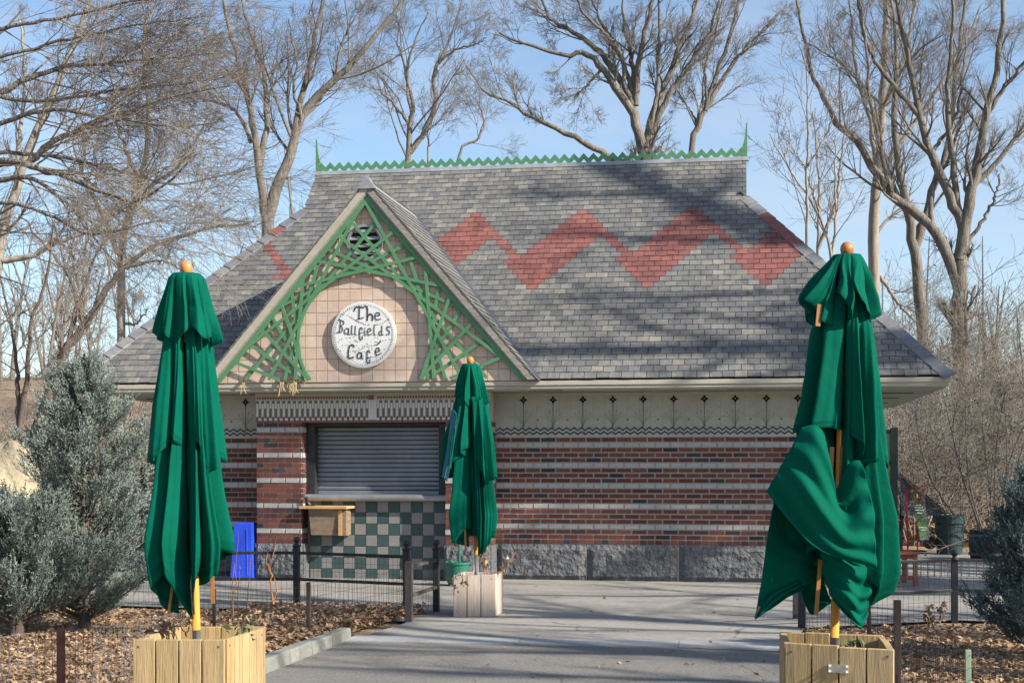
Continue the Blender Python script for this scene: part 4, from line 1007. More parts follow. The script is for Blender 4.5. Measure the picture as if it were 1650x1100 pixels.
# ================================================================ FENCES
def ball_post(parent, p, h, r=.032, m=None, wood=False):
    b = MB(); b.box(p[0]-r, p[0]+r, p[1]-r, p[1]+r, -.02, h)
    po = b.build('post', m or M['iron'], parent, bevel=.004)
    if not wood:
        b = MB(); b.lathe((p[0], p[1], h), [(r*1.5, -.002), (r*1.5, .018), (r*.7, .026), (r*.6, .04), (r*1.1, .055), (r*1.25, .072), (r*1.1, .09), (r*.6, .102), (.003, .106)], 14); b.build('ball_cap', m or M['iron'], po, smooth=True)
    return po
def wires(parent, pts, hs, step, rows, m, rad=.0022, wob=.01, name='wire_mesh', tops=None):
    V = []; F = []
    def seg(a, b_, r):
        a = np.array(a); b_ = np.array(b_); d = b_-a; d /= np.linalg.norm(d)+1e-9; x = np.cross(d, (.3, .9, .2)); x /= np.linalg.norm(x); y = np.cross(d, x); B = len(V)
        for P_ in (a, b_):
            for k in range(3): V.append(P_+r*(x*math.cos(2.094*k)+y*math.sin(2.094*k)))
        for k in range(3): F.append((B+k, B+(k+1) % 3, B+3+(k+1) % 3, B+3+k))
    for i in range(len(pts)-1):
        a, b_ = np.array(pts[i], float), np.array(pts[i+1], float); L_ = np.linalg.norm(b_-a); n = max(2, int(L_/step)); ha, hb = hs[i], hs[i+1]
        for k in range(n):
            f = k/n; P_ = a+(b_-a)*f; h = ha+(hb-ha)*f+rng.uniform(-wob, wob)*.5
            mid = np.array([rng.uniform(-wob, wob), rng.uniform(-wob, wob), h*.5])
            base = np.array([P_[0], P_[1], 0]); tp_ = np.array([P_[0]+rng.uniform(-wob, wob), P_[1], h])
            seg(base, base+mid, rad); seg(base+mid, tp_, rad)
        for rr in rows:
            prev = None
            for k in range(9):
                f = k/8; P_ = a+(b_-a)*f; h = (ha+(hb-ha)*f)*rr+rng.uniform(-wob, wob)*.4; q = np.array([P_[0], P_[1], h])
                if prev is not None: seg(prev, q, rad)
                prev = q
    return link(name, npmesh(name, V, F, m), parent, kind='stuff')
PA = gnd(100, 977); P1f = gnd(478, 977); P2f = gnd(655, 987); P3f = gnd(703, 986); PF = gnd(659, 1002.5); P0f = gnd(288, 977)
fL = empty('iron_fence', P1f, 'black iron rail fence with ball topped posts round the left leaf bed', 'fence')
for p in (PA, P0f, P1f, P2f, P3f): ball_post(fL, p, .655)
def rails(parent, a, b_, hs, w_, m):
    for h in hs:
        b = MB(); b.bar((a[0], a[1], h), (b_[0], b_[1], h), w_, .032); b.build('rail', m, parent, bevel=.004)
for a, b_ in ((PA, P0f), (P0f, P1f), (P1f, P2f)): rails(fL, a, b_, (.585, .30), .032, M['iron'])
wires(fL, [PA, P1f, P2f], [.58]*3, .055, (.15, .33, .5, .68, .85), M['wire'], .0016, .004)
ball_post(fL, PF, .60, .036, M['gpost'], True)
rails(fL, PF, P3f, (.545, .26), .035, M['gpost'])
wires(fL, [PF, P3f], [.52]*2, .055, (.2, .5, .8), M['wire'], .0016, .004)
QA = gnd(1292, 1012); QB = gnd(1283, 997); QC = gnd(1538, 1000); QD = gnd(1800, 1003); QE = gnd(1420, 1003)
fR = empty('iron_fence', QC, 'black iron rail fence with a ball topped post behind the right juniper', 'fence')
ball_post(fR, QC, .60); ball_post(fR, QA, .66, .036); ball_post(fR, QB, .50, .034, M['gpost'], True); ball_post(fR, QD, .60)
for a, b_ in ((QA, QC), (QC, QD)): rails(fR, a, b_, (.60, .30), .03, M['iron'])
wires(fR, [QA, QC, QD], [.58]*3, .06, (.15, .33, .5, .68, .85), M['wire'], .0016, .004)
for a, b_ in ((QA, QC), (QC, QD)):
    b = MB(); n = 22
    for k in range(1, n): 
        P_ = a+(b_-a)*k/n; b.bar((P_[0], P_[1], .44), (P_[0], P_[1], .585), .01, .01)
    b.build('picket_bars', M['gwire'], fR, kind='stuff')
# low garden netting round the beds
def net(label, pts, hs, m, posts, step=.045, rows=(.03, .2, .4, .6, .8, 1.0), rad=.0016):
    t = empty('wire_netting_fence', pts[0], label, 'fence', None)
    wires(t, pts, hs, step, rows, m, rad, .008)
    for p, h, mm, r in posts:
        b = MB(); b.box(p[0]-r, p[0]+r, p[1]-r*.7, p[1]+r*.7, -.05, h); b.build('stake', mm, t, bevel=.003)
    return t
A0, A1, A2, A3 = gnd(235, 1050), gnd(345, 1045), gnd(497, 1031), gnd(655, 1001)
net('thin black garden netting on dark stakes among the leaves left of the path', [A0, A1, A2, A3], [.47, .47, .47, .52], M['wire'], [(A1, .5, M['iron'], .014), (A2, .51, M['bpost'], .018)])
B0, B1, B2, B3 = gnd(-120, 1190), gnd(98, 1165), gnd(175, 1140), gnd(300, 1085)
net('bent grey wire fence on a rusty stake in front of the left juniper', [B0, B1, B2, B3], [.52, .56, .52, .46], M['gwire'], [(B1, .57, M['rpost'], .022)], .05, (.1, .4, .7, 1.0), .0022)
G0, G1, G2, G3, G4 = gnd(1292, 1060), gnd(1446, 1120), gnd(1500, 1110), gnd(1560, 1135), gnd(1760, 1180)
net('sagging black garden netting on dark and green stakes beside the right planter', [G0, G1, G2, G3, G4], [.46, .52, .36, .40, .26], M['wire'], [(G1, .64, M['bpost'], .024), (G3, .355, M['cabin'], .018)], .04)
b = MB(); p = gnd(1400, 1040); b.box(p[0]-.016, p[0]+.016, p[1]-.016, p[1]+.016, 0, .42); tag(b.build('wooden_stake', M['rpost']), 'short brown wooden stake in the leaves behind the right planter', 'stake')

# ================================================================ SMALL THINGS
# upturned blue bin against the wall
p = onY(396, 930, -.42); x0 = p[0]
bb = empty('blue_bin', (x0, -.42, 0), 'upturned slim blue plastic bin standing against the wall left of the brick pier', 'bin')
b = MB()
for (z0, w0, d0), (z1, w1, d1) in (((.0, .30, .15), (.022, .30, .15)), ((.022, .285, .142), (.745, .235, .115)), ((.745, .235, .115), (.76, .222, .105))):
    b.hexa([(x0-w0/2-.02+.02*z0, -.42-d0, z0), (x0+w0/2, -.42-d0, z0), (x0+w0/2, -.42+d0, z0), (x0-w0/2, -.42+d0, z0), (x0-w1/2-.02+.02*z1, -.42-d1, z1), (x0+w1/2, -.42-d1, z1), (x0+w1/2, -.42+d1, z1), (x0-w1/2, -.42+d1, z1)])
b.build('body', M['blue'], bb)
b = MB(); b.bar((x0+.072, -.42-.141, .06), (x0+.058, -.42-.121, .68), .012, .012); b.build('moulded_rib', M['blue'], bb, bevel=.003)
# plywood shelf box under the shutter
p0 = onY(483, 815, YP-.06); p1 = onY(563, 815, YP-.06)
sb_ = empty('shelf_box', (p0[0], YP, .45), 'small plywood box with a board top mounted under the shutter counter', 'box')
zt = p0[2]; xa, xb = p0[0], p1[0]
b = MB(); b.hexa([(xa, YP-.10, zt-.035), (xb-.03, YP-.10, zt-.035), (xb+.02, YT-.01, zt-.03), (xa+.02, YT-.01, zt-.03), (xa, YP-.10, zt), (xb-.03, YP-.10, zt), (xb+.02, YT-.01, zt+.005), (xa+.02, YT-.01, zt+.005)]); b.build('top_board', M['board'], sb_, bevel=.003)
xf0, xf1 = onY(497, 840, YP-.04)[0], onY(551, 840, YP-.04)[0]; zb = onY(520, 862, YP-.04)[2]
b = MB(); b.hexa([(xf0+.03, YP-.03, zb), (xf1, YP-.03, zb), (xf1, YT-.005, zb), (xf0+.03, YT-.005, zb), (xf0, YP-.05, zt-.036), (xf1, YP-.05, zt-.036), (xf1+.0, YT-.005, zt-.036), (xf0, YT-.005, zt-.036)]); b.build('box_body', M['crate'], sb_, bevel=.004)
b = MB(); b.box(xf1-.045, xf1+.006, YP-.062, YP-.045, zb+.0, zt-.05); b.build('corner_batten', M['board'], sb_)
b = MB(); b.box(xf1+.006, xf1+.055, YP-.03, YT-.02, zb, zt-.05); b.build('side_panel', M['crate'], sb_)
hb = empty('black_clamp', (xa+.12, YP-.03, zt), 'black clamp like gadget lying on the board of the plywood box', 'clamp')
b = MB(); b.box(xa+.07, xa+.21, YP-.06, YP+.0, zt+.006, zt+.035); b.build('base', M['rubber'], hb, bevel=.01)
b = MB(); b.bar((xa+.10, YP-.03, zt+.03), (xa+.075, YP-.03, zt+.12), .05, .04); b.build('arm', M['rubber'], hb, bevel=.008)
b = MB(); b.bar((xa+.12, YP-.065, zt+.05), (xa+.15, YP-.065, zt+.02), .012, .02); b.build('lever', M['silver'], hb)
# green bucket with mop handle behind the middle planter
q = gnd(737, 944); bk = empty('green_bucket', q, 'dark green plastic bucket behind the weathered planter by the counter', 'bucket')
b = MB(); b.lathe((q[0], q[1], 0), [(.115, .005), (.15, .27), (.165, .28), (.165, .31), (.15, .31), (.13, .05)], 22); b.build('body', M['gplast'], bk, smooth=False)
b = MB(); b.tube([(q[0]+.015, q[1]+.03, .05), (q[0]+.03, q[1]+.05, 1.25)], .014, 8); b.build('mop_handle', M['gplast'], bk)
q = gnd(762, 945); b = MB(); b.tube([(q[0], q[1]+.05, .0), (q[0]+.01, q[1]+.05, .65)], .007, 6); b.lathe((q[0], q[1]+.05, 0), [(.03, 0), (.03, .012), (.008, .02)], 10); tag(b.build('thin_white_rod', M['white']), 'thin white rod standing behind the weathered planter', 'rod')

# --- right background things
# green cabinet
a = at(1418, 747, 21.0); cbn = empty('utility_cabinet', (a[0], a[1], 0), 'tall pale green steel cabinet with dark corner post beyond the cafe', 'cabinet')
x0, x1 = at(1380, 747, 21)[0], at(1436, 747, 21)[0]; y0 = a[1]
ztop = at(1436, 692, 21)[2]
b = MB(); b.box(x0, x1, y0, y0+.9, .05, ztop); b.build('body', M['cabin'], cbn, bevel=.01)
b = MB(); b.box(x1-.01, x1+.09, y0-.03, y0+.07, 0, ztop+.03); b.build('corner_post', M['bin'], cbn)
for z_ in (.52, .06): b = MB(); b.box(x0, x1-.012, y0-.02, y0-.002, ztop-z_, ztop-z_+.06); b.build('cross_rail', M['bin'], cbn)
# leaning slatted roof section
lb = empty('leaning_panel', gnd(1490, 842), 'dark slatted panel leaning down towards the leaf heap behind the hand truck', 'panel')
pA, pB = at(1452, 764, 25), at(1527, 826, 25)
for k in range(5):
    o_ = FW*(.02+.13*k)
    b = MB(); b.bar(pA+o_, pB+o_, .11, .03, up=(.6, 0, .8)); b.build('slat', M['gpost'] if k == 0 else M['dlead'], lb)
b = MB(); b.bar(pA+np.array([.05, .15, -.06]), np.array([pA[0], pA[1]+.15, hgt(pA[0], pA[1])-.05]), .07, .07); b.bar(pB+np.array([-.3, .1, .1]), pA+np.array([.1, .2, -.5]), .05, .05); b.build('support', M['bpost'], lb)
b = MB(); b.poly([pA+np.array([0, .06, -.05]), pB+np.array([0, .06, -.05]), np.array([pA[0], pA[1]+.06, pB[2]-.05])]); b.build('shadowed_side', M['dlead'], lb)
# red hand truck with green notice board
q = gnd(1476, 893); dq = np.dot(q-CAMP, FW)
ht = empty('hand_truck', q, 'red tubular hand truck standing beside the rubbish bin', 'hand truck')
def hp(px, py, dz=0): return CAMP+FW*(dq+dz)+RT*((px-CX)*dq/FPX)+UP*((HOR-py)*dq/FPX)
b = MB(); b.tube([hp(1463,886), hp(1460.5,800), hp(1461,790), hp(1467,785), hp(1482,786), hp(1488,790), hp(1489,800), hp(1491,835)], .018, 8); b.build('frame', M['redp'], ht, smooth=True)
for y_ in (804, 818, 843, 866): 
    b = MB(); b.tube([hp(1461,y_), hp(1489 if y_ < 840 else 1480, y_)], .012, 6); b.build('crossbar', M['redp'], ht)
b = MB(); b.tube([hp(1478,843), hp(1479,886)], .014, 6); b.build('strut', M['redp'], ht)
b = MB(); w0 = hp(1498.5, 874, .0); b.tube([w0-FW*.04, w0+FW*.04], [.11, .11], 16); b.build('wheel', M['rubber'], ht)
b = MB(); b.hexa([hp(1458,889), hp(1494,889), hp(1494,889,.3), hp(1458,889,.3), hp(1458,887), hp(1494,887), hp(1494,887,.3), hp(1458,887,.3)]); b.build('toe_plate', M['rubber'], ht)
nb_ = empty('notice_board', hp(1485, 872), 'narrow green notice board with red prohibition circle leaning on the red hand truck', 'notice')
f0, f1, f2, f3 = hp(1479,864,-.12), hp(1493,864,-.12), hp(1483,787,-.04), hp(1465.5,787,-.04)
b = MB(); th = FW*.02; b.hexa([f0, f1, f1+th, f0+th, f3, f2, f2+th, f3+th]); b.build('panel', M['signg'], nb_)
b = MB(); b.hexa([f1, f1+RT*.03, f1+RT*.03+th, f1+th, f2, f2+RT*.03, f2+RT*.03+th, f2+th]); b.build('white_edge', M['gwire'], nb_)
b = MB(); f4, f5 = hp(1479,869,-.121), hp(1494,869,-.121); b.hexa([f4, f5, f5+th, f4+th, f0-UP*.002, f1-UP*.002, f1+th-UP*.002, f0+th-UP*.002]); b.build('pale_foot', M['gwire'], nb_)
def bp(u, v): return f0+(f1-f0)*u*(1-v)+(f3-f0)*v+(f2-f3)*u*v-FW*.004
b = MB(); ring = [bp(.5+.36*math.cos(2*math.pi*k/20), .84+.115*math.sin(2*math.pi*k/20)) for k in range(21)]
b.tube(ring, .008, 5); b.tube([bp(.28, .92), bp(.72, .76)], .008, 5); b.build('prohibition_circle', M['redp'], nb_)
b = MB(); 
for v_, l in ((.66, .25), (.61, .4), (.555, .45), (.50, .3), (.20, .42), (.17, .42), (.14, .35)): b.bar(bp(.5-l, v_), bp(.5+l, v_), .006, .012 if v_ > .4 else .006)
b.tube([bp(.45, .80), bp(.55, .86), bp(.5, .9)], .01, 5); b.build('text_lines', M['white'], nb_, kind='stuff')
# rubbish bin
q = gnd(1530, 893); tbn = empty('rubbish_bin', q, 'dark green plastic rubbish bin with wide rim near the leaf heap', 'bin'); s = np.dot(q-CAMP, FW)/FPX
b = MB(); b.lathe(q, [(20*s, 0), (23*s, 48*s), (24*s, 50*s)], 24); b.build('body', M['bin'], tbn)
b = MB(); b.lathe(q+UP*50*s, [(24*s, 0), (26*s, 1*s), (26.5*s, 12*s), (24*s, 14*s), (22*s, 9*s)], 24); b.build('rim', M['bin'], tbn)
for sg in (-1, 1): b = MB(); b.tube([q+UP*40*s+RT*sg*24*s-FW*.1, q+UP*34*s+RT*sg*27*s, q+UP*40*s+RT*sg*24*s+FW*.1], .015, 6); b.build('handle', M['bin'], tbn)
q = gnd(1592, 902); dr = empty('dark_barrel', q, 'dark barrel planter with hoops beneath the bare shrub', 'barrel'); s = np.dot(q-CAMP, FW)/FPX
b = MB(); b.lathe(q, [(27*s, 0), (30*s, 24*s), (29*s, 49*s), (26*s, 49*s), (26*s, 44*s)], 24); b.build('body', M['rubber'], dr)
for zz in (8, 38): b = MB(); b.lathe(q+UP*zz*s, [(29.6*s, 0), (30.4*s, .5*s), (30.6*s, 4*s), (29.6*s, 4.5*s)], 24); b.build('hoop', M['dlead'], dr)
# red wood bench
q = gnd(1472, 945); dq2 = np.dot(q-CAMP, FW)
bn = empty('wooden_bench', q, 'red brown wooden table with slat top showing beside the right umbrella', 'table')
def bpn(px, py, dz=0): return CAMP+FW*(dq2+dz)+RT*((px-CX)*dq2/FPX)+UP*((HOR-py)*dq2/FPX)
for dz in (0, .5):
    for px in (1475, 1390):
        b = MB(); b.bar(bpn(px, 945-3*dz, dz), bpn(px, 893, dz), .05, .05, up=FW); b.build('leg', M['redwood'], bn)
for dz in (0, .5): b = MB(); b.bar(bpn(1385, 896, dz), bpn(1478, 896, dz), .045, .06); b.build('apron', M['redwood'], bn)
b = MB(); b.bar(bpn(1390, 931, 0), bpn(1475, 931, 0), .04, .05); b.build('stretcher', M['redwood'], bn)
for k in range(5): b = MB(); b.bar(bpn(1385, 891, -.03+.14*k), bpn(1479, 891, -.03+.14*k), .115, .022); b.build('slat', M['redwood'], bn)
# left: dark slatted bench seen past the juniper
q = gnd(232, 905); dq3 = np.dot(q-CAMP, FW)
lb2 = empty('slatted_bench', q, 'grey slatted bench with black iron end frame behind the left umbrella', 'bench')
def lpn(px, py, dz=0): return CAMP+FW*(dq3+dz)+RT*((px-CX)*dq3/FPX)+UP*((HOR-py)*dq3/FPX)
for k in range(9): b = MB(); b.bar(lpn(205, 757+8.5*k), lpn(300, 757+8.5*k), .03, .05); b.build('slat', M['gwire'], lb2)
for px in (231, 300): b = MB(); b.bar(lpn(px, 752, -.04), lpn(px, 905, -.04), .06, .05, up=FW); b.build('end_frame', M['iron'], lb2)
b = MB(); b.bar(lpn(205, 826, -.06), lpn(305, 826, -.06), .05, .09); b.build('seat_rail', M['iron'], lb2)
# boulder on the left
rk_ = MB(); c0 = at(12, 752, 19.5); rr = np.random.default_rng(4); nlat, nlon = 14, 22; V = []; F = []
for i in range(nlat+1):
    for j in range(nlon):
        a, b2 = math.pi*i/nlat, 2*math.pi*j/nlon
        d = np.array([math.sin(a)*math.cos(b2), math.sin(a)*math.sin(b2), math.cos(a)]); f = 1+.12*math.sin(3*d[0]+2*d[1]*2+1)+.1*math.sin(5*d[2]+4*d[0])+rr.uniform(-.02, .02)
        V.append((c0[0]+d[0]*.62*f, c0[1]+d[1]*.6*f, 1.42*max(-.2, .5+d[2]*.62*f*1.0)))
for i in range(nlat):
    for j in range(nlon): F.append((i*nlon+j, (i+1)*nlon+j, (i+1)*nlon+(j+1) % nlon, i*nlon+(j+1) % nlon))
o = link('boulder', npmesh('boulder', V, F, M['rock'], smooth=True)); tag(o, 'large pale tan boulder at the left edge behind the junipers', 'boulder'); o.location.z = .25

# ================================================================ TREES
def tubes(P, Rr, ns):
    """P (B,n,3), Rr (B,n) -> verts, quads"""
    B, n, _ = P.shape
    T_ = np.gradient(P, axis=1); T_ /= np.linalg.norm(T_, axis=2, keepdims=True)+1e-9
    tot = P[:, -1]-P[:, 0]; ref = np.where(np.abs(tot[:, 2:3]) > .75*np.linalg.norm(tot, axis=1, keepdims=True), np.array([[1., .2, 0]]), np.array([[.1, .2, 1.]]))
    X = np.cross(T_, ref[:, None, :]); X /= np.linalg.norm(X, axis=2, keepdims=True)+1e-9; Y = np.cross(T_, X)
    an = 2*math.pi*np.arange(ns)/ns
    V = P[:, :, None, :]+Rr[:, :, None, None]*(X[:, :, None, :]*np.cos(an)[None, None, :, None]+Y[:, :, None, :]*np.sin(an)[None, None, :, None])
    idx = np.arange(B*n*ns).reshape(B, n, ns)
    a = idx[:, :-1, :]; b = np.roll(idx, -1, axis=2)[:, :-1, :]; c = np.roll(idx, -1, axis=2)[:, 1:, :]; d = idx[:, 1:, :]
    return V.reshape(-1, 3), np.stack([a, b, c, d], -1).reshape(-1, 4)
def merge(parts):
    V, F, o = [], [], 0
    for v, f in parts: V.append(v); F.append(f+o); o += len(v)
    return np.concatenate(V), np.concatenate(F)
def smooth_line(pts, n):
    P = np.array(pts, float); k = len(P); out = []
    for t in np.linspace(0, k-1, n):
        i = min(int(t), k-2); f = t-i; p0, p1, p2, p3 = P[max(i-1, 0)], P[i], P[i+1], P[min(i+2, k-1)]
        out.append(.5*((2*p1)+(-p0+p2)*f+(2*p0-5*p1+4*p2-p3)*f*f+(-p0+3*p1-3*p2+p3)*f**3))
    return np.array(out)
def spawn(rg, P, Rr, m, Lr, ang, n, rfac, trop, wob, t0=.2, rmin=.0025, flat=None, trange=.93, even=False):
    """m children on each branch of P"""
    B, N, _ = P.shape
    t = t0+(trange-t0)*rg.random((B, m)); f = t*(N-1); i = np.minimum(f.astype(int), N-2); fr = (f-i)[..., None]
    bi = np.arange(B)[:, None]
    base = P[bi, i]*(1-fr)+P[bi, i+1]*fr; tan = P[bi, i+1]-P[bi, i]; tan /= np.linalg.norm(tan, axis=-1, keepdims=True)+1e-9
    r0 = np.minimum((Rr[bi, i]*(1-fr[..., 0])+Rr[bi, i+1]*fr[..., 0])*rfac, .9*Rr[bi, i])
    rnd = rg.normal(size=base.shape)
    if flat is not None: rnd[..., 2] *= flat
    per = rnd-np.sum(rnd*tan, -1, keepdims=True)*tan; per /= np.linalg.norm(per, axis=-1, keepdims=True)+1e-9
    a = rg.uniform(ang[0], ang[1], (B, m))[..., None]
    d = tan*np.cos(a)+per*np.sin(a)
    plen = np.linalg.norm(np.diff(P, axis=1), axis=2).sum(1)
    if even: plen = .35*plen+.65*np.median(plen)
    L_ = (rg.uniform(Lr[0], Lr[1], (B, m))*plen[:, None]*(1.1-.45*t)).reshape(-1)
    base = base.reshape(-1, 3); d = d.reshape(-1, 3); r0 = np.maximum(r0.reshape(-1), rmin)
    out = np.zeros((len(base), n, 3)); out[:, 0] = base; step = (L_/(n-1))[:, None]
    for k in range(1, n):
        d = d+rg.normal(size=d.shape)*wob+np.array([0, 0, trop]); d /= np.linalg.norm(d, axis=1, keepdims=True)+1e-9
        out[:, k] = out[:, k-1]+d*step
    rad = np.maximum(r0[:, None]*np.linspace(1, .35, n)[None], rmin*.8)
    return out, rad
def tree(name, label, dep, limbs, seed, bark, twig, kids=((7, (.22, .5)), (6, (.3, .55)), (5, (.3, .6))), ang=(.35, .95), trop=.05, wob=.13, rmin=.0028, group='bare winter trees', flat=None, base=None, dspread=.25, t0=.26, cat='tree'):
    rg = np.random.default_rng(seed); sc = dep/FPX
    parts = []; LP = []; LR = []
    for li, (pts, r0, r1) in enumerate(limbs):
        side = rg.uniform(-1, 1); n = len(pts)
        Q = []
        for k, p in enumerate(pts):
            dz = p[2] if len(p) > 2 else (side*dspread*dep*.1*(k/max(1, n-1))**1.3 if li > 0 else 0)
            Q.append(lp(p[0], p[1], dep, dz))
        L_ = smooth_line(Q, 26); L_[1:-1] += rg.normal(size=(24, 3))*sc*1.1
        rr = np.linspace(r0, r1, 26)*sc
        if li == 0:
            gz = hgt(L_[0][0], L_[0][1]); L_[0][2] = min(L_[0][2], gz-.1) if L_[0][2] < gz+6 else L_[0][2]; rr[0] *= 1.25; rr[1] *= 1.08
        LP.append(L_); LR.append(rr)
    LP = np.array(LP); LR = np.array(LR)
    bs = LP[0][0]; t = empty(name, (bs[0], bs[1], hgt(bs[0], bs[1])), label, cat, group)
    v, f = tubes(LP, LR, 9); link('trunk', npmesh('trunk', v, f, bark, smooth=True), t)
    tw = []; P, Rr = LP, LR
    for k, (m, Lr) in enumerate(kids):
        n = (9, 6, 4, 2)[k]
        P, Rr = spawn(rg, P, Rr, m, Lr, ang, n, (.38, .5, .6, .7)[k], trop, wob, t0 if k == 0 else .25, rmin, flat, even=(k == 0))
        if k == 0: P0_ = P
        tw.append(tubes(P, Rr, (5, 4, 3, 3)[k]))
    v, f = merge(tw); link('crown', npmesh('crown', v, f, twig, smooth=False), t)
    return t
K3 = ((9, (.18, .44)), (7, (.36, .66)), (5, (.45, .8)), (3, (.6, 1.0)))
tree('bare_tree', 'bare tree with forked grey trunk rising behind the left hip of the roof', 34,
 [([(434,700),(431,480),(431,380),(436,325),(453,285),(472,240),(480,200),(505,160),(540,130),(575,95),(610,50),(650,0),(690,-60)], 12.24, 2.1),
  ([(430,370),(424,330),(417,260),(410,205),(398,150),(384,90),(368,20),(355,-60)], 7.92, 1.8), ([(470,243),(480,180),(498,115),(508,60),(528,-20),(540,-90)], 6.48, 1.5),
  ([(418,265),(429,190),(422,110),(398,40),(380,-30)], 5.76, 1.5), ([(405,230),(380,180),(340,160),(300,150)], 3.6, 0.9), ([(470,240),(485,190),(475,150),(480,100),(470,40)], 3.6, 0.9),
  ([(540,130),(545,90),(560,40),(600,-20)], 2.88, 0.9)], 21, M['bark'], M['btwig'], K3)
tree('bare_tree', 'slim bare tree forking low just above the roof ridge, left of the ridge middle', 40,
 [([(655,700),(655,380),(657,258),(662,200),(665,175),(655,120),(668,70),(690,20)], 6.48, 0.96), ([(660,246),(688,205),(701,160),(698,115),(718,75),(738,20),(745,-40)], 5.04, 0.96), ([(661,200),(630,165),(605,150),(585,155)], 2.88, 0.6),
  ([(700,110),(730,85),(770,75),(785,70)], 2.52, 0.6), ([(662,180),(652,110),(640,60),(650,0)], 2.52, 0.6), ([(735,420),(738,255),(770,222),(780,190),(765,150)], 2.88, 0.72), ([(688,420),(690,255),(690,205),(715,150)], 2.16, 0.6)], 22, M['bark'], M['btwig'], K3)
tree('bare_tree', 'large bare tree with fanning limbs and long low bough behind the roof ridge', 32,
 [([(1046,700),(1044,400),(1042,290),(1041,240)], 13, 11), ([(1040,250),(1028,212),(1014,171),(997,148),(970,111),(940,87),(910,91),(842,71),(805,55)], 9, 1.6),
  ([(1024,190),(1010,145),(977,94),(950,67),(913,40),(885,18),(870,-30)], 6.48, 1.8), ([(1022,165),(1012,120),(997,84),(972,35),(950,-20)], 5.04, 1.5), ([(1023,160),(1019,94),(1008,40),(1003,-40)], 5.04, 1.5),
  ([(1024,170),(1031,90),(1047,20),(1056,-50)], 5.76, 1.8), ([(1042,250),(1046,215),(1058,168),(1076,130),(1098,70),(1125,5),(1140,-50)], 8.64, 2.1), ([(1046,225),(1058,150),(1060,60),(1058,-50)], 4.32, 1.5),
  ([(1050,215),(1078,155),(1102,118),(1140,62),(1160,-20)], 5.76, 1.5), ([(1040,275),(974,248),(937,229),(886,205),(853,192),(819,168),(785,158),(752,114)], 5.76, 1.2), ([(970,112),(945,140),(925,165),(940,150)], 2.52, 0.6),
  ([(1010,150),(1000,90),(975,60),(940,30),(920,-20)], 3.6, 1.2)], 23, M['bark'], M['btwig'], ((9, (.14, .38)), (7, (.36, .66)), (5, (.45, .8)), (3, (.6, 1.0))))
tree('bare_tree', 'slender bare tree with two rising limbs right of the big fanning tree', 37,
 [([(1095,700),(1105,400),(1115,238),(1135,180),(1152,130),(1172,70),(1192,0),(1200,-50)], 6.48, 1.8), ([(1137,178),(1170,120),(1205,72),(1240,40),(1268,8)], 4.32, 0.96), ([(1140,165),(1136,110),(1150,60),(1160,0)], 2.88, 0.9), ([(1130,205),(1110,170),(1098,140)], 2.16, 0.6)], 24, M['bark'], M['btwig'], K3)
tree('bare_tree', 'straight pale trunked bare tree beside the right hip of the roof', 42,
 [([(1407,760),(1408,640),(1408,380),(1413,290),(1420,200),(1424,100),(1428,0),(1430,-60)], 10.8, 3.6), ([(1412,300),(1445,240),(1480,190),(1520,130),(1560,60),(1590,0)], 5.04, 1.2), ([(1414,280),(1400,190),(1380,120),(1372,40),(1360,-40)], 4.32, 1.2),
  ([(1420,180),(1450,110),(1465,40),(1475,-40)], 4.32, 1.2), ([(1408,430),(1450,490),(1480,520)], 3.6, 1.8), ([(1418,220),(1396,150),(1345,90),(1330,30)], 2.88, 0.9)], 25, M['pbark'], M['btwig'], K3)
tree('bare_tree', 'bare tree with stout trunk dividing into steep limbs at the right, ivy at its foot', 37,
 [([(1552,860),(1550,640),(1547,540),(1546,470),(1548,425)], 15, 11.5), ([(1545,462),(1525,405),(1502,365),(1470,336),(1436,309),(1403,256),(1379,215),(1352,195),(1332,145),(1315,111),(1302,50),(1290,-20)], 10, 2),
  ([(1543,450),(1552,380),(1547,350),(1527,313),(1500,246),(1483,188),(1463,84),(1450,27),(1436,-30)], 10.8, 2.4), ([(1546,420),(1556,350),(1571,269),(1584,188),(1601,101),(1608,-30)], 10.8, 3), ([(1568,300),(1611,256),(1650,205),(1710,140)], 5.04, 1.8),
  ([(1483,190),(1413,104),(1386,44),(1377,-30)], 4.32, 1.5), ([(1436,309),(1420,250),(1400,160),(1392,80),(1380,0)], 4.32, 1.2), ([(1545,340),(1530,240),(1520,150),(1526,60),(1520,-30)], 5.76, 1.8), ([(1556,395),(1590,345),(1606,310),(1612,280)], 3.6, 1.2),
  ([(1500,246),(1540,190),(1560,110),(1570,30)], 3.6, 1.2), ([(1584,190),(1625,130),(1660,80)], 4.32, 1.8), ([(1500,360),(1505,300),(1530,260),(1555,200),(1580,130)], 4.32, 1.2)], 26, M['bark'], M['btwig'], ((8, (.18, .40)), (6, (.36, .66)), (4, (.45, .8)), (3, (.6, 1.0))), ang=(.35, .9), trop=.1)
tree('bare_tree', 'bare grey tree with leaning trunk between the straight tree and stout tree', 40,
 [([(1512,800),(1500,640),(1490,560),(1480,450),(1470,385),(1462,330),(1448,270),(1440,200),(1445,120),(1440,30),(1432,-30)], 12.24, 1.8), ([(1474,400),(1492,350),(1510,290),(1530,230),(1540,140),(1552,50),(1560,-30)], 7.92, 1.8), ([(1465,340),(1440,300),(1425,240),(1410,160)], 4.32, 1.2), ([(1512,285),(1490,210),(1488,130),(1500,40)], 3.6, 1.2)], 27, M['bark'], M['btwig'], K3, ang=(.35, .95), trop=.1)
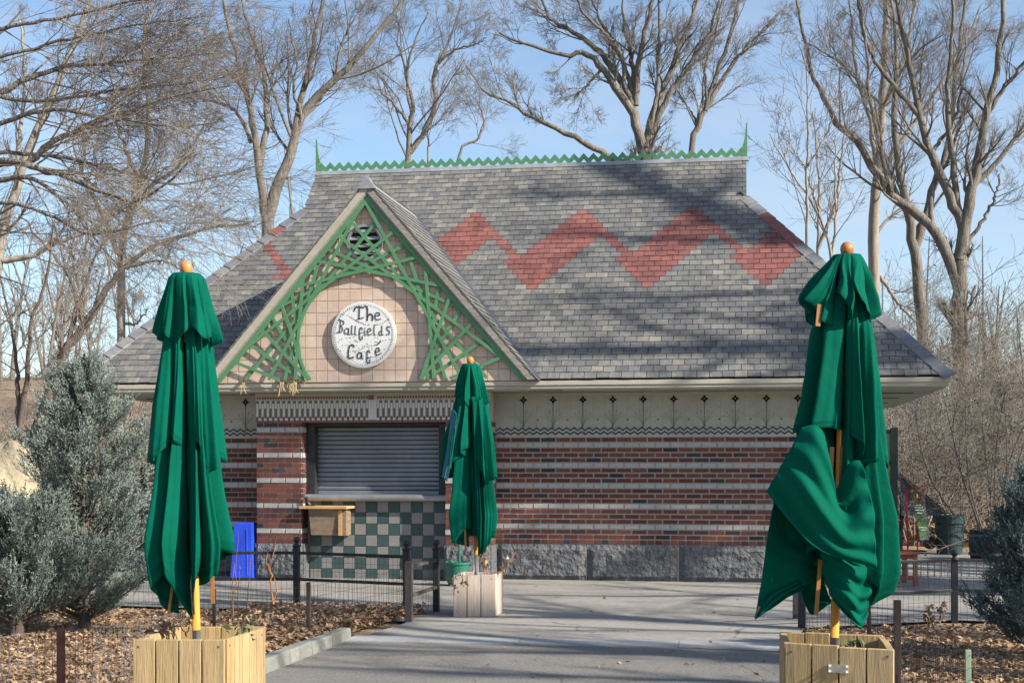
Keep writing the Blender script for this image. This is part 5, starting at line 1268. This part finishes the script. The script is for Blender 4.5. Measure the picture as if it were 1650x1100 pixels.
for i, (lbl, pts, dd, r_) in enumerate((
  ('thin pale sapling with crooked stem just right of the ridge spike', [([(1352,760),(1345,560),(1340,420),(1325,360),(1290,300),(1262,255),(1240,215)], 3.6, 0.78), ([(1340,420),(1350,350),(1352,250),(1358,200)], 2.88, 0.6), ([(1262,255),(1275,220),(1262,180)], 1.44, 0.48)], 30.24, 0),
  ('thin straight reddish sapling standing right of the ridge spike', [([(1302,760),(1301,420),(1299,300),(1302,180),(1296,90)], 3.6, 0.72), ([(1300,270),(1330,220),(1345,170)], 1.8, 0.48)], 27.36, 0),
  ('pale twin stemmed sapling between the reddish sapling and straight tree', [([(1322,760),(1318,420),(1320,330),(1318,260),(1310,180)], 3.6, 0.9), ([(1318,400),(1345,330),(1352,260),(1360,200)], 3.6, 0.72), ([(1320,340),(1295,270),(1275,240)], 2.16, 0.6)], 32.4, 0))):
    tree('sapling', lbl, dd, pts, 40+i, M['pbark'], M['btwig'], ((7, (.2, .4)), (5, (.36, .66)), (4, (.45, .8))), rmin=.004)
# left side
tree('bare_tree', 'dark leaning tree with several stems behind the left juniper', 22,
 [([(48,735),(62,680),(78,635),(104,568),(135,525),(170,470),(202,430),(250,395),(330,370),(400,360)], 10.08, 1.5), ([(30,730),(30,660),(28,600),(18,520),(0,440)], 5.04, 1.2), ([(24,730),(40,640),(52,570),(60,520),(90,440),(100,370)], 5.04, 1.2), ([(104,568),(130,470),(150,400),(190,340)], 3.6, 0.9),
  ([(135,525),(115,450),(80,400),(40,350)], 3.6, 0.9), ([(200,432),(260,420),(300,440)], 2.88, 0.72), ([(56,690),(100,620),(150,590)], 2.88, 0.72), ([(60,700),(90,640),(110,600),(130,560)], 2.88, 0.9)], 31, M['dbark'], M['twig'], ((9, (.2, .5)), (7, (.3, .6)), (5, (.35, .7))), ang=(.4, 1.2))
tree('bare_tree', 'pale straight trunked tree behind the left umbrella', 36,
 [([(193,720),(195,640),(196,420),(204,360),(225,290),(240,200),(232,100),(240,0)], 7.92, 2.4), ([(197,420),(160,330),(140,280),(120,200)], 4.32, 1.2), ([(205,350),(240,300),(290,260),(330,180)], 4.32, 1.2), ([(196,520),(225,522),(248,500)], 2.52, 0.9), ([(222,290),(190,200),(180,100)], 3.6, 1.2)], 32, M['pbark'], M['btwig'], K3)
tree('bare_tree', 'pale leaning tree at the far left edge of the wood', 30,
 [([(-40,740),(-10,480),(7,367),(27,303),(50,229),(91,135),(130,40),(150,-30)], 10.08, 2.4), ([(27,303),(30,230),(40,130),(30,30)], 5.04, 1.5), ([(0,420),(45,414),(82,394),(140,372),(190,330)], 5.76, 1.5)], 33, M['pbark'], M['btwig'], K3)
# the near drooping tree whose trunk stands left of the picture
tree('spreading_tree', 'near tree whose drooping fine twigged boughs reach in from the left edge', 14.5,
 [([(-215,1085),(-205,700),(-190,420),(-180,250),(-170,0),(-150,-300)], 16.63, 6.72),
  ([(-185,260),(-90,180),(0,145),(34,124),(67,111),(111,97),(151,94),(188,87),(249,81),(330,70)], 6.34, 1.06), ([(-185,330),(-60,285),(0,265),(50,262),(94,229),(135,215),(168,202),(215,185),(303,161),(380,150)], 7.13, 1.06),
  ([(-185,330),(-50,265),(0,264),(44,269),(84,286),(135,303),(202,333),(262,346),(320,316),(350,295)], 6.73, 0.96), ([(-190,380),(-60,300),(0,293),(34,289),(67,296),(111,326),(135,346),(165,390),(215,440)], 5.94, 0.96),
  ([(-180,230),(-60,215),(0,202),(50,188),(101,182),(151,192),(208,202),(290,215),(360,210)], 5.15, 0.96), ([(-175,150),(-60,70),(0,52),(70,42),(140,32),(220,18),(320,12)], 4.75, 0.96), ([(-175,100),(-50,0),(40,-20),(130,-15),(230,-30),(330,-40)], 4.75, 0.96),
  ([(-180,280),(-60,250),(30,240),(110,250),(180,262),(250,280),(330,262),(395,240)], 4.36, 0.77), ([(-175,180),(-50,150),(40,160),(120,150),(200,135),(280,125),(370,108)], 4.36, 0.77), ([(-190,350),(-80,350),(10,330),(90,352),(160,385),(240,372),(300,365)], 3.96, 0.77),
  ([(-180,200),(-40,110),(60,80),(150,60),(240,45),(350,35)], 3.96, 0.77)], 34, M['bark'], M['twig'],
  ((14, (.22, .55)), (9, (.35, .7)), (7, (.4, .85))), ang=(.25, .9), trop=-.002, wob=.11, rmin=.0020, group='bare winter trees', flat=.8, dspread=.9, t0=.3)
# trees outside the frame to the right whose shadows cross the roof and paving
def free_tree(label, x, y, h, seed, r=.22):
    rg = np.random.default_rng(seed); z0 = hgt(x, y); limbs = []
    main = np.array([[x, y, z0-.1], [x+.1, y, z0+h*.2], [x-.1, y+.1, z0+h*.4], [x+.2, y, z0+h*.7], [x, y+.2, z0+h]])
    LP = [smooth_line(main, 20)]; LR = [np.linspace(r, r*.25, 20)]
    for k in range(7):
        i = 5+k*2; b0 = LP[0][i]; a = k*2.4+seed; L_ = h*.5*(1-k*.07)
        pts = [b0+np.array([math.cos(a)*f*L_*.55, math.sin(a)*f*L_*.55, f*L_*.8]) for f in (0, .25, .6, 1)]; LP.append(smooth_line(pts, 20)); LR.append(np.linspace(r*.6, r*.14, 20))
    LP, LR = np.array(LP), np.array(LR)
    t = empty('bare_tree', (x, y, z0), label, 'tree', 'bare winter trees'); v, f = tubes(LP, LR, 8); link('trunk', npmesh('trunk', v, f, M['bark'], smooth=True), t)
    P, Rr = spawn(rg, LP, LR, 8, (.2, .45), (.4, 1.0), 7, .55, .06, .15, .25, .006); Q, Qr = spawn(rg, P, Rr, 6, (.3, .6), (.4, 1.0), 5, .6, .05, .15, .15, .005)
    Q2, Q2r = spawn(rg, Q, Qr, 3, (.3, .6), (.4, 1.0), 4, .7, .05, .15, .15, .005)
    v, f = merge([tubes(P, Rr, 5), tubes(Q, Qr, 3), tubes(Q2, Q2r, 3)]); link('crown', npmesh('crown', v, f, M['twig']), t)
free_tree('big bare tree right of the picture whose limbs shade the lower roof', 15.0, -3.7, 16, 51, .42)
free_tree('tall bare tree far right of the picture shading the upper roof', 18.5, -2.6, 19, 56, .40)
free_tree('bare tree right of the picture whose trunk shadow crosses the paving', 12.2, -9.2, 15, 52, .20)
free_tree('bare tree near the camera at right whose shadow crosses the asphalt', 14.0, -12.2, 13, 53, .24)
# far woodland
def woodland():
    rg = np.random.default_rng(77); P0s = []; R0s = []
    for k in range(170):
        px = rg.uniform(-500, 2150); dep = rg.uniform(50, 95); b0 = at(px, HOR, dep); z = hgt(b0[0], b0[1]); h = rg.uniform(4, 9); lean = rg.normal(size=2)*.8
        pts = [(b0[0], b0[1], z-.2), (b0[0]+lean[0]*.3, b0[1]+lean[1]*.3, z+h*.4), (b0[0]+lean[0], b0[1]+lean[1], z+h)]
        P0s.append(smooth_line(pts, 10)); R0s.append(np.linspace(rg.uniform(.05, .13), .02, 10))
    P, Rr = np.array(P0s), np.array(R0s)
    A_, Ar = spawn(rg, P, Rr, 9, (.2, .45), (.4, 1.0), 6, .55, .07, .15, .2, .012); B_, Br = spawn(rg, A_, Ar, 7, (.3, .7), (.4, 1.1), 4, .6, .04, .2, .1, .010)
    v, f = merge([tubes(P, Rr, 5), tubes(A_, Ar, 3), tubes(B_, Br, 3)]); o = link('distant_wood', npmesh('distant_wood', v, f, M['btwig'])); tag(o, 'far bare winter woodland behind the cafe reading as one mass', 'woodland', kind='stuff')
woodland()

# ================================================================ SHRUBS
def scatter_leaves(rg, pts, size, tones=(0, 1), up=.4):
    n = len(pts); a = rg.normal(size=(n, 3)); a /= np.linalg.norm(a, axis=1, keepdims=True); b = np.cross(a, rg.normal(size=(n, 3))); b /= np.linalg.norm(b, axis=1, keepdims=True)
    s = rg.uniform(.6, 1.3, n)[:, None]*size; c = np.cross(a, b)*s*.35
    V = np.stack([pts-a*s*.6, pts+b*s*.32+c*.6, pts+a*s*.6+c*.2, pts-b*s*.32+c*.6], 1).reshape(-1, 3); F = np.arange(4*n).reshape(n, 4)
    return V, F
def shrub(label, base, h, spread, nst, seed, twig, leaves=0, group='bare twiggy shrubs', kids=((7, (.3, .6)), (6, (.3, .6)), (4, (.3, .6))), r0=.02, zb=None):
    rg = np.random.default_rng(seed); LP = []; LR = []; base = np.array(base, float); base[2] = hgt(base[0], base[1]) if zb is None else zb
    for k in range(nst):
        a = rg.uniform(0, 2*math.pi); s = spread*math.sqrt(rg.random()); top = base+np.array([math.cos(a)*s, math.sin(a)*s, h*rg.uniform(.7, 1.0)]); b0 = base+np.array([math.cos(a)*s*.12, math.sin(a)*s*.12, -.03])
        mid = (b0+top)/2+rg.normal(size=3)*h*.06; LP.append(smooth_line([b0, mid, top], 12)); LR.append(np.linspace(r0, r0*.3, 12))
    LP, LR = np.array(LP), np.array(LR); t = empty('bare_shrub', base, label, 'shrub', group)
    v, f = tubes(LP, LR, 5); link('stem', npmesh('stem', v, f, twig, smooth=True), t)
    tw = []; P, Rr = LP, LR
    for m, Lr in kids: P, Rr = spawn(rg, P, Rr, m, Lr, (.4, 1.2), 4, .6, .03, .22, .15, .0028); tw.append(tubes(P, Rr, 3))
    v, f = merge(tw); link('twigs', npmesh('twigs', v, f, twig), t)
    if leaves:
        pts = P[:, -1][rg.integers(0, len(P), leaves)]; v, f = scatter_leaves(rg, pts, .045); link('leaves', npmesh('leaves', v, f, M['gleaf'], rg.random(len(f))), t)
    return t
SHR = [(1475, 27, 2.9, 1.6, 'dense bare shrub with few green leaves beside the leaning slatted panel'), (1545, 29, 3.6, 1.9, 'tall bare shrub rising behind the rubbish bin'), (1605, 24.5, 3.0, 1.5, 'many stemmed bare shrub growing over the dark barrel'),
       (1650, 30, 4.0, 2.0, 'tall bare shrub at the right edge above the right juniper'), (1500, 33, 4.6, 2.4, 'highest tangled bare shrub below the right eave corner'), (1580, 36, 5.0, 2.6, 'wide bare thicket shrub at the foot of the stout ivy tree'), (1700, 34, 4.5, 2.4, 'bare thicket shrub cut by the right edge of the picture'), (1440, 36, 3.8, 2.0, 'bare thicket shrub seen behind the pale green cabinet')]
for i, (px, dd, h, sp, lbl) in enumerate(SHR): shrub(lbl, at(px, HOR, dd), h, sp, 14, 60+i, M['btwig'] if i % 3 else M['twig'], 1300, kids=((8, (.3, .6)), (7, (.35, .7)), (3, (.4, .8))))
for i, (px, dd, h, sp, lbl) in enumerate(((150, 30, 2.2, 1.4, 'low brown shrub behind the left juniper on the leafy slope'), (30, 27, 2.6, 1.3, 'bare shrub behind the boulder at the left edge'), (260, 33, 2.4, 1.5, 'bare shrub on the slope just left of the cafe'), (90, 36, 3.4, 2.2, 'wide tangled bare shrub high on the left slope'), (-40, 33, 3.2, 2.0, 'bare shrub on the slope cut by the left edge'), (205, 40, 3.6, 2.2, 'tall bare shrub at the foot of the pale straight tree'))): shrub(lbl, at(px, HOR, dd), h, sp, 9, 80+i, M['btwig'], 60)
# junipers
def juniper(label, base, h, rad, seed, m, n=2600, skew=(0, 0), shape=None, z0=.25):
    rg = np.random.default_rng(seed); base = np.array(base, float); base[2] = 0
    t = empty('juniper', base, label, 'juniper', 'blue junipers')
    b = MB(); b.tube([base+np.array([0, 0, -.05]), base+np.array([skew[0]*.3, skew[1]*.3, h*.4]), base+np.array([skew[0], skew[1], h*.9])], [.06, .045, .01], 8); b.build('trunk', M['dbark'], t, smooth=True)
    prof = shape or (lambda f: .12+.9*(1-f)**1.05)
    NB = int(40+62*rad*h); f = (np.arange(NB)+rg.random(NB))/NB; f = f**1.25; z = z0+f*(h*.90-z0); a = np.arange(NB)*2.4+rg.normal(size=NB)*.5; r = rad*prof(f)*rg.uniform(.45, 1.14, NB)
    c = base[None]+np.stack([skew[0]*z/h, skew[1]*z/h, z*.92], 1)
    tip = c+np.stack([np.cos(a)*r, np.sin(a)*r, .45*r+.06+rg.uniform(-.05, .08, NB)], 1)
    P = np.stack([c+(tip-c)*s_+np.array([0, 0, -.06])[None]*math.sin(s_*3.1) for s_ in np.linspace(0, 1, 6)], 1)
    lb_ = tubes(P, np.linspace(.013, .004, 6)[None].repeat(NB, 0), 4); link('boughs', npmesh('boughs', lb_[0], lb_[1], M['dbark']), t)
    # feathery plumes clustered towards each bough's end
    nb = n; bi = rg.integers(0, NB, nb); s = 1.02-.75*rg.random(nb)**1.6; ii = np.clip(s*5, 0, 4.999).astype(int)
    p0 = P[bi, ii]+(P[bi, ii+1]-P[bi, ii])*(np.clip(s*5, 0, 5)-ii)[:, None]+rg.normal(size=(nb, 3))*.028
    bd = P[:, -1]-P[:, 0]; bd /= np.linalg.norm(bd, axis=1, keepdims=True)
    d = bd[bi]*.75+rg.normal(size=(nb, 3))*.34+np.array([0, 0, .55]); d /= np.linalg.norm(d, axis=1, keepdims=True)
    Ls = rg.uniform(.09, .21, nb)[:, None]*(.75+.5*rg.random(NB))[bi][:, None]
    Q = 15; V = []; tone = []; bt = rg.random(NB)
    for q in range(Q):
        s_ = (q+.3)/Q; pp = p0+d*Ls*s_
        e = d*1.0+rg.normal(size=(nb, 3))*.42; e /= np.linalg.norm(e, axis=1, keepdims=True)
        l = rg.uniform(.03, .062, nb)[:, None]*(1.1-.75*s_); wv = np.cross(e, rg.normal(size=(nb, 3))); wv /= np.linalg.norm(wv, axis=1, keepdims=True); wv *= rg.uniform(.0030, .0058, nb)[:, None]
        V.append(np.stack([pp-wv*.5, pp+e*l*.5-wv, pp+e*l, pp+e*l*.5+wv], 1))
        tn = .72*(bt[bi]*.35+rg.random(nb)*.65)+np.where((s < .62) & (rg.random(nb) < .7), .27, 0)  # lit and dark variation put into the tone by bough; inner sprays darker
        tone.append(np.clip(tn, 0, .999))
    V = np.concatenate(V).reshape(-1, 3); F = np.arange(len(V)).reshape(-1, 4)
    V[:, 2] = np.maximum(V[:, 2], .02)
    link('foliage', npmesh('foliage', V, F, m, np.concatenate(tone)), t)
    return t
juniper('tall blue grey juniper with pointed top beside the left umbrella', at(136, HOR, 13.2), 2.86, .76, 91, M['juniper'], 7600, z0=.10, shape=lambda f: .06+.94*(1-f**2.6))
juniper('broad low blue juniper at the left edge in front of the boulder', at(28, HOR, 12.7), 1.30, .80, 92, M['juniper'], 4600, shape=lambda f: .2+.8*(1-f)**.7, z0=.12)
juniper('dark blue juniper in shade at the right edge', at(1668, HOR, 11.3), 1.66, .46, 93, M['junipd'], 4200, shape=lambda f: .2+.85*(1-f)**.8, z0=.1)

# ================================================================ LEAF LITTER AND SMALL PLANTS
def litter(name, label, quad, n, seed, size=.05, zmax=.05, heap=None):
    rg = np.random.default_rng(seed); q = [np.array(p)[:2] for p in quad]
    u, v = rg.random(n), rg.random(n)
    p = (q[0][None]*((1-u)*(1-v))[:, None]+q[1][None]*(u*(1-v))[:, None]+q[2][None]*(u*v)[:, None]+q[3][None]*((1-u)*v)[:, None])
    z = hgt(p[:, 0], p[:, 1])+rg.random(n)**2*zmax+.004
    if heap is not None: z = z+heap(p)*rg.random(n)
    P = np.stack([p[:, 0], p[:, 1], z], 1)
    a = rg.normal(size=(n, 3))*np.array([1, 1, .35]); a /= np.linalg.norm(a, axis=1, keepdims=True); up = np.array([0, 0, 1.])+rg.normal(size=(n, 3))*.45; b = np.cross(up, a); b /= np.linalg.norm(b, axis=1, keepdims=True); nn = np.cross(a, b)
    s = rg.uniform(.6, 1.35, n)[:, None]*size; wv = rg.uniform(.3, .5, n)[:, None]; cu = rg.uniform(.05, .4, n)[:, None]
    # two halves folded at the midrib
    V = np.stack([P-a*s*.7, P+a*s*.7+nn*s*cu, P+b*s*wv+nn*s*cu-a*s*.1, P-b*s*wv+nn*s*cu+a*s*.1], 1).reshape(-1, 3)
    k = np.arange(n)*4; F = np.concatenate([np.stack([k, k+1, k+2], 1), np.stack([k, k+3, k+1], 1)]); t = rg.random(n)
    o = link(name, npmesh(name, V, F, M['leaf'], np.concatenate([t, t]))); tag(o, label, 'leaves', kind='stuff')
lit = lambda nm, *a, **k: litter('leaf_litter', *a, **k)
c_ = lambda *q: [gnd(*p) for p in q]
lit(0, 'fallen brown leaves heaped in the left bed along the kerb', c_((385,1082),(556,1021),(690,988),(400,982)), 9000, 201, .042, .07, heap=lambda p: .05)
lit(0, 'fallen brown leaves scattered over the left bed under the junipers', c_((-250,1260),(350,1100),(400,985),(-200,985)), 16000, 202, .038, .04)
lit(0, 'fallen brown leaves in the right bed round the netting', c_((1270,1200),(1800,1260),(1800,1008),(1300,1016)), 15000, 203, .038, .04)
lit(0, 'fallen leaves heaped behind the rubbish bin', [at(1450,HOR,27)[:2], at(1660,HOR,26)[:2], at(1680,HOR,31)[:2], at(1440,HOR,31)[:2]], 3500, 204, .09, .1, heap=lambda p: .25)
lit(0, 'fallen leaves over the slope behind the left trees', [at(-120,HOR,24)[:2], at(300,HOR,26)[:2], at(330,HOR,44)[:2], at(-200,HOR,44)[:2]], 9000, 205, .11, .08)
lit(0, 'a few stray leaves on the asphalt and paving', c_((600,1180),(1250,1180),(1240,950),(780,945)), 70, 206, .035, .004)
# dry stems
def stems(name, label, base, items, m, cat='plant', rad=.006, leafs=0, seed=3):
    rg = np.random.default_rng(seed); t = empty(name, base, label, cat)
    for pts in items:
        b = MB(); L_ = smooth_line(pts, 10)+np.concatenate([np.zeros((1, 3)), rg.normal(size=(9, 3))*.006]); b.tube(list(L_), list(np.linspace(rad, rad*.35, 10)), 6); b.build('stem', m, t, smooth=True)
    if leafs:
        allp = np.concatenate([np.array(smooth_line(p, 14))[4:] for p in items]); pp = allp[rg.integers(0, len(allp), leafs)]+rg.normal(size=(leafs, 3))*.02; v, f = scatter_leaves(rg, pp, .05); link('leaves', npmesh('leaves', v, f, M['leaf'], rg.random(len(f))), t)
    return t
def S3(px, py, dep, dz=0): return lp(px, py, dep, dz)
stems('dry_plant', 'orange brown dry plant stems leaning out of the weathered planter', S3(800,926,14.5), [[S3(798,930,14.5), S3(812,915,14.5), S3(831,888,14.5,.05)], [S3(800,928,14.5), S3(815,910,14.5), S3(820,900,14.5)], [S3(783,930,14.5), S3(782,905,14.5), S3(780,895,14.5)], [S3(786,930,14.5), S3(784,910,14.5), S3(776,908,14.5)]], M['dstem'], leafs=26)
stems('dry_plant', 'yellow green trailing weed over the left corner of the weathered planter', S3(735,930,14.3), [[S3(742,926,14.3), S3(732,930,14.28), S3(732,950,14.27)], [S3(745,926,14.3), S3(746,935,14.28), S3(744,942,14.27)]], M['gpost'], leafs=18, seed=5)
stems('bare_sapling', 'slim bare sapling stem inside the left bed before the brick pier', gnd(440,985), [[gnd(440,985), S3(437,935,15.2), S3(436,910,15.2), S3(444,870,15.2)], [S3(437,925,15.2), S3(430,905,15.2), S3(431,890,15.2)], [S3(440,975,15.2), S3(446,950,15.2), S3(442,930,15.2)]], M['dstem'], rad=.013)
stems('bare_sapling', 'thin reddish suckers rising before the blue bin', gnd(378,1000), [[gnd(374,1000), S3(379,930,14), S3(383,855,14)], [gnd(372,995), S3(376,940,14), S3(377,905,14)], [gnd(385,995), S3(385,930,14), S3(387,910,14)], [gnd(395,995), S3(401,940,14), S3(404,890,14)]], M['dstem'], rad=.006)
stems('dry_flower', 'dried flower heads standing in the right bed by the fence', gnd(1498,1015), [[gnd(1497,1015), S3(1495,990,13.2), S3(1497,978,13.2)], [gnd(1514,1012), S3(1516,990,13.2), S3(1520,974,13.2)], [gnd(1505,1012), S3(1500,996,13.2), S3(1492,990,13.2)]], M['gpost'], leafs=90, seed=9)
stems('dry_plant', 'dry twigs and weeds in the left pine planter', S3(300,1022,8.2), [[S3(300,1025,8.25), S3(290,1010,8.25), S3(255,1010,8.25), S3(240,1018,8.25)], [S3(300,1024,8.3), S3(305,1000,8.3), S3(306,985,8.3)], [S3(280,1024,8.2), S3(262,1012,8.2), S3(258,1008,8.2)]], M['gpost'], rad=.004, leafs=40, seed=11)
def tuft(label, c, n, seed, m='gleaf', size=.05):
    rg = np.random.default_rng(seed); t = empty('weed', c, label, 'weed'); pp = np.array(c)[None]+rg.normal(size=(n, 3))*np.array([.04, .04, .022]); v, f = scatter_leaves(rg, pp, size); link('leaves', npmesh('leaves', v, f, M[m], rg.random(len(f))*.5), t)
    b = MB(); b.tube([np.array(c)-np.array([0, 0, .05]), np.array(c)+np.array([0, 0, .03])], .004, 5); b.build('stem', M['gpost'], t)
tuft('small green weed in the right pine planter beside the pole', S3(1376,1040,7.62), 22, 301)
tuft('small green weed at the right rim inside the left pine planter', S3(390,1015,8.3), 20, 302)

# straw hanging from the gutter at the lattice foot
stw = empty('straw_wisp', onY(440, 612, YE-.03), 'wisps of dry straw hanging over the gutter below the left lattice foot', 'straw')
rgs = np.random.default_rng(5)
for px, ln in ((392, 22), (452, 26), (456, 20), (466, 18), (470, 27), (474, 25), (477, 22), (490, 8)):
    for k in range(5):
        x = px+rgs.uniform(-2, 2); p = [onY(x, 610, YE-.01), onY(x+rgs.uniform(-2, 2), 613, YE-.05), onY(x+rgs.uniform(-3, 3), 613+ln*.5, YE-.055), onY(x+rgs.uniform(-4, 4), 613+ln*rgs.uniform(.6, 1), YE-.05)]
        b = MB(); b.tube(list(smooth_line(p, 7)), .004, 4); b.build('straw', M['straw'], stw)
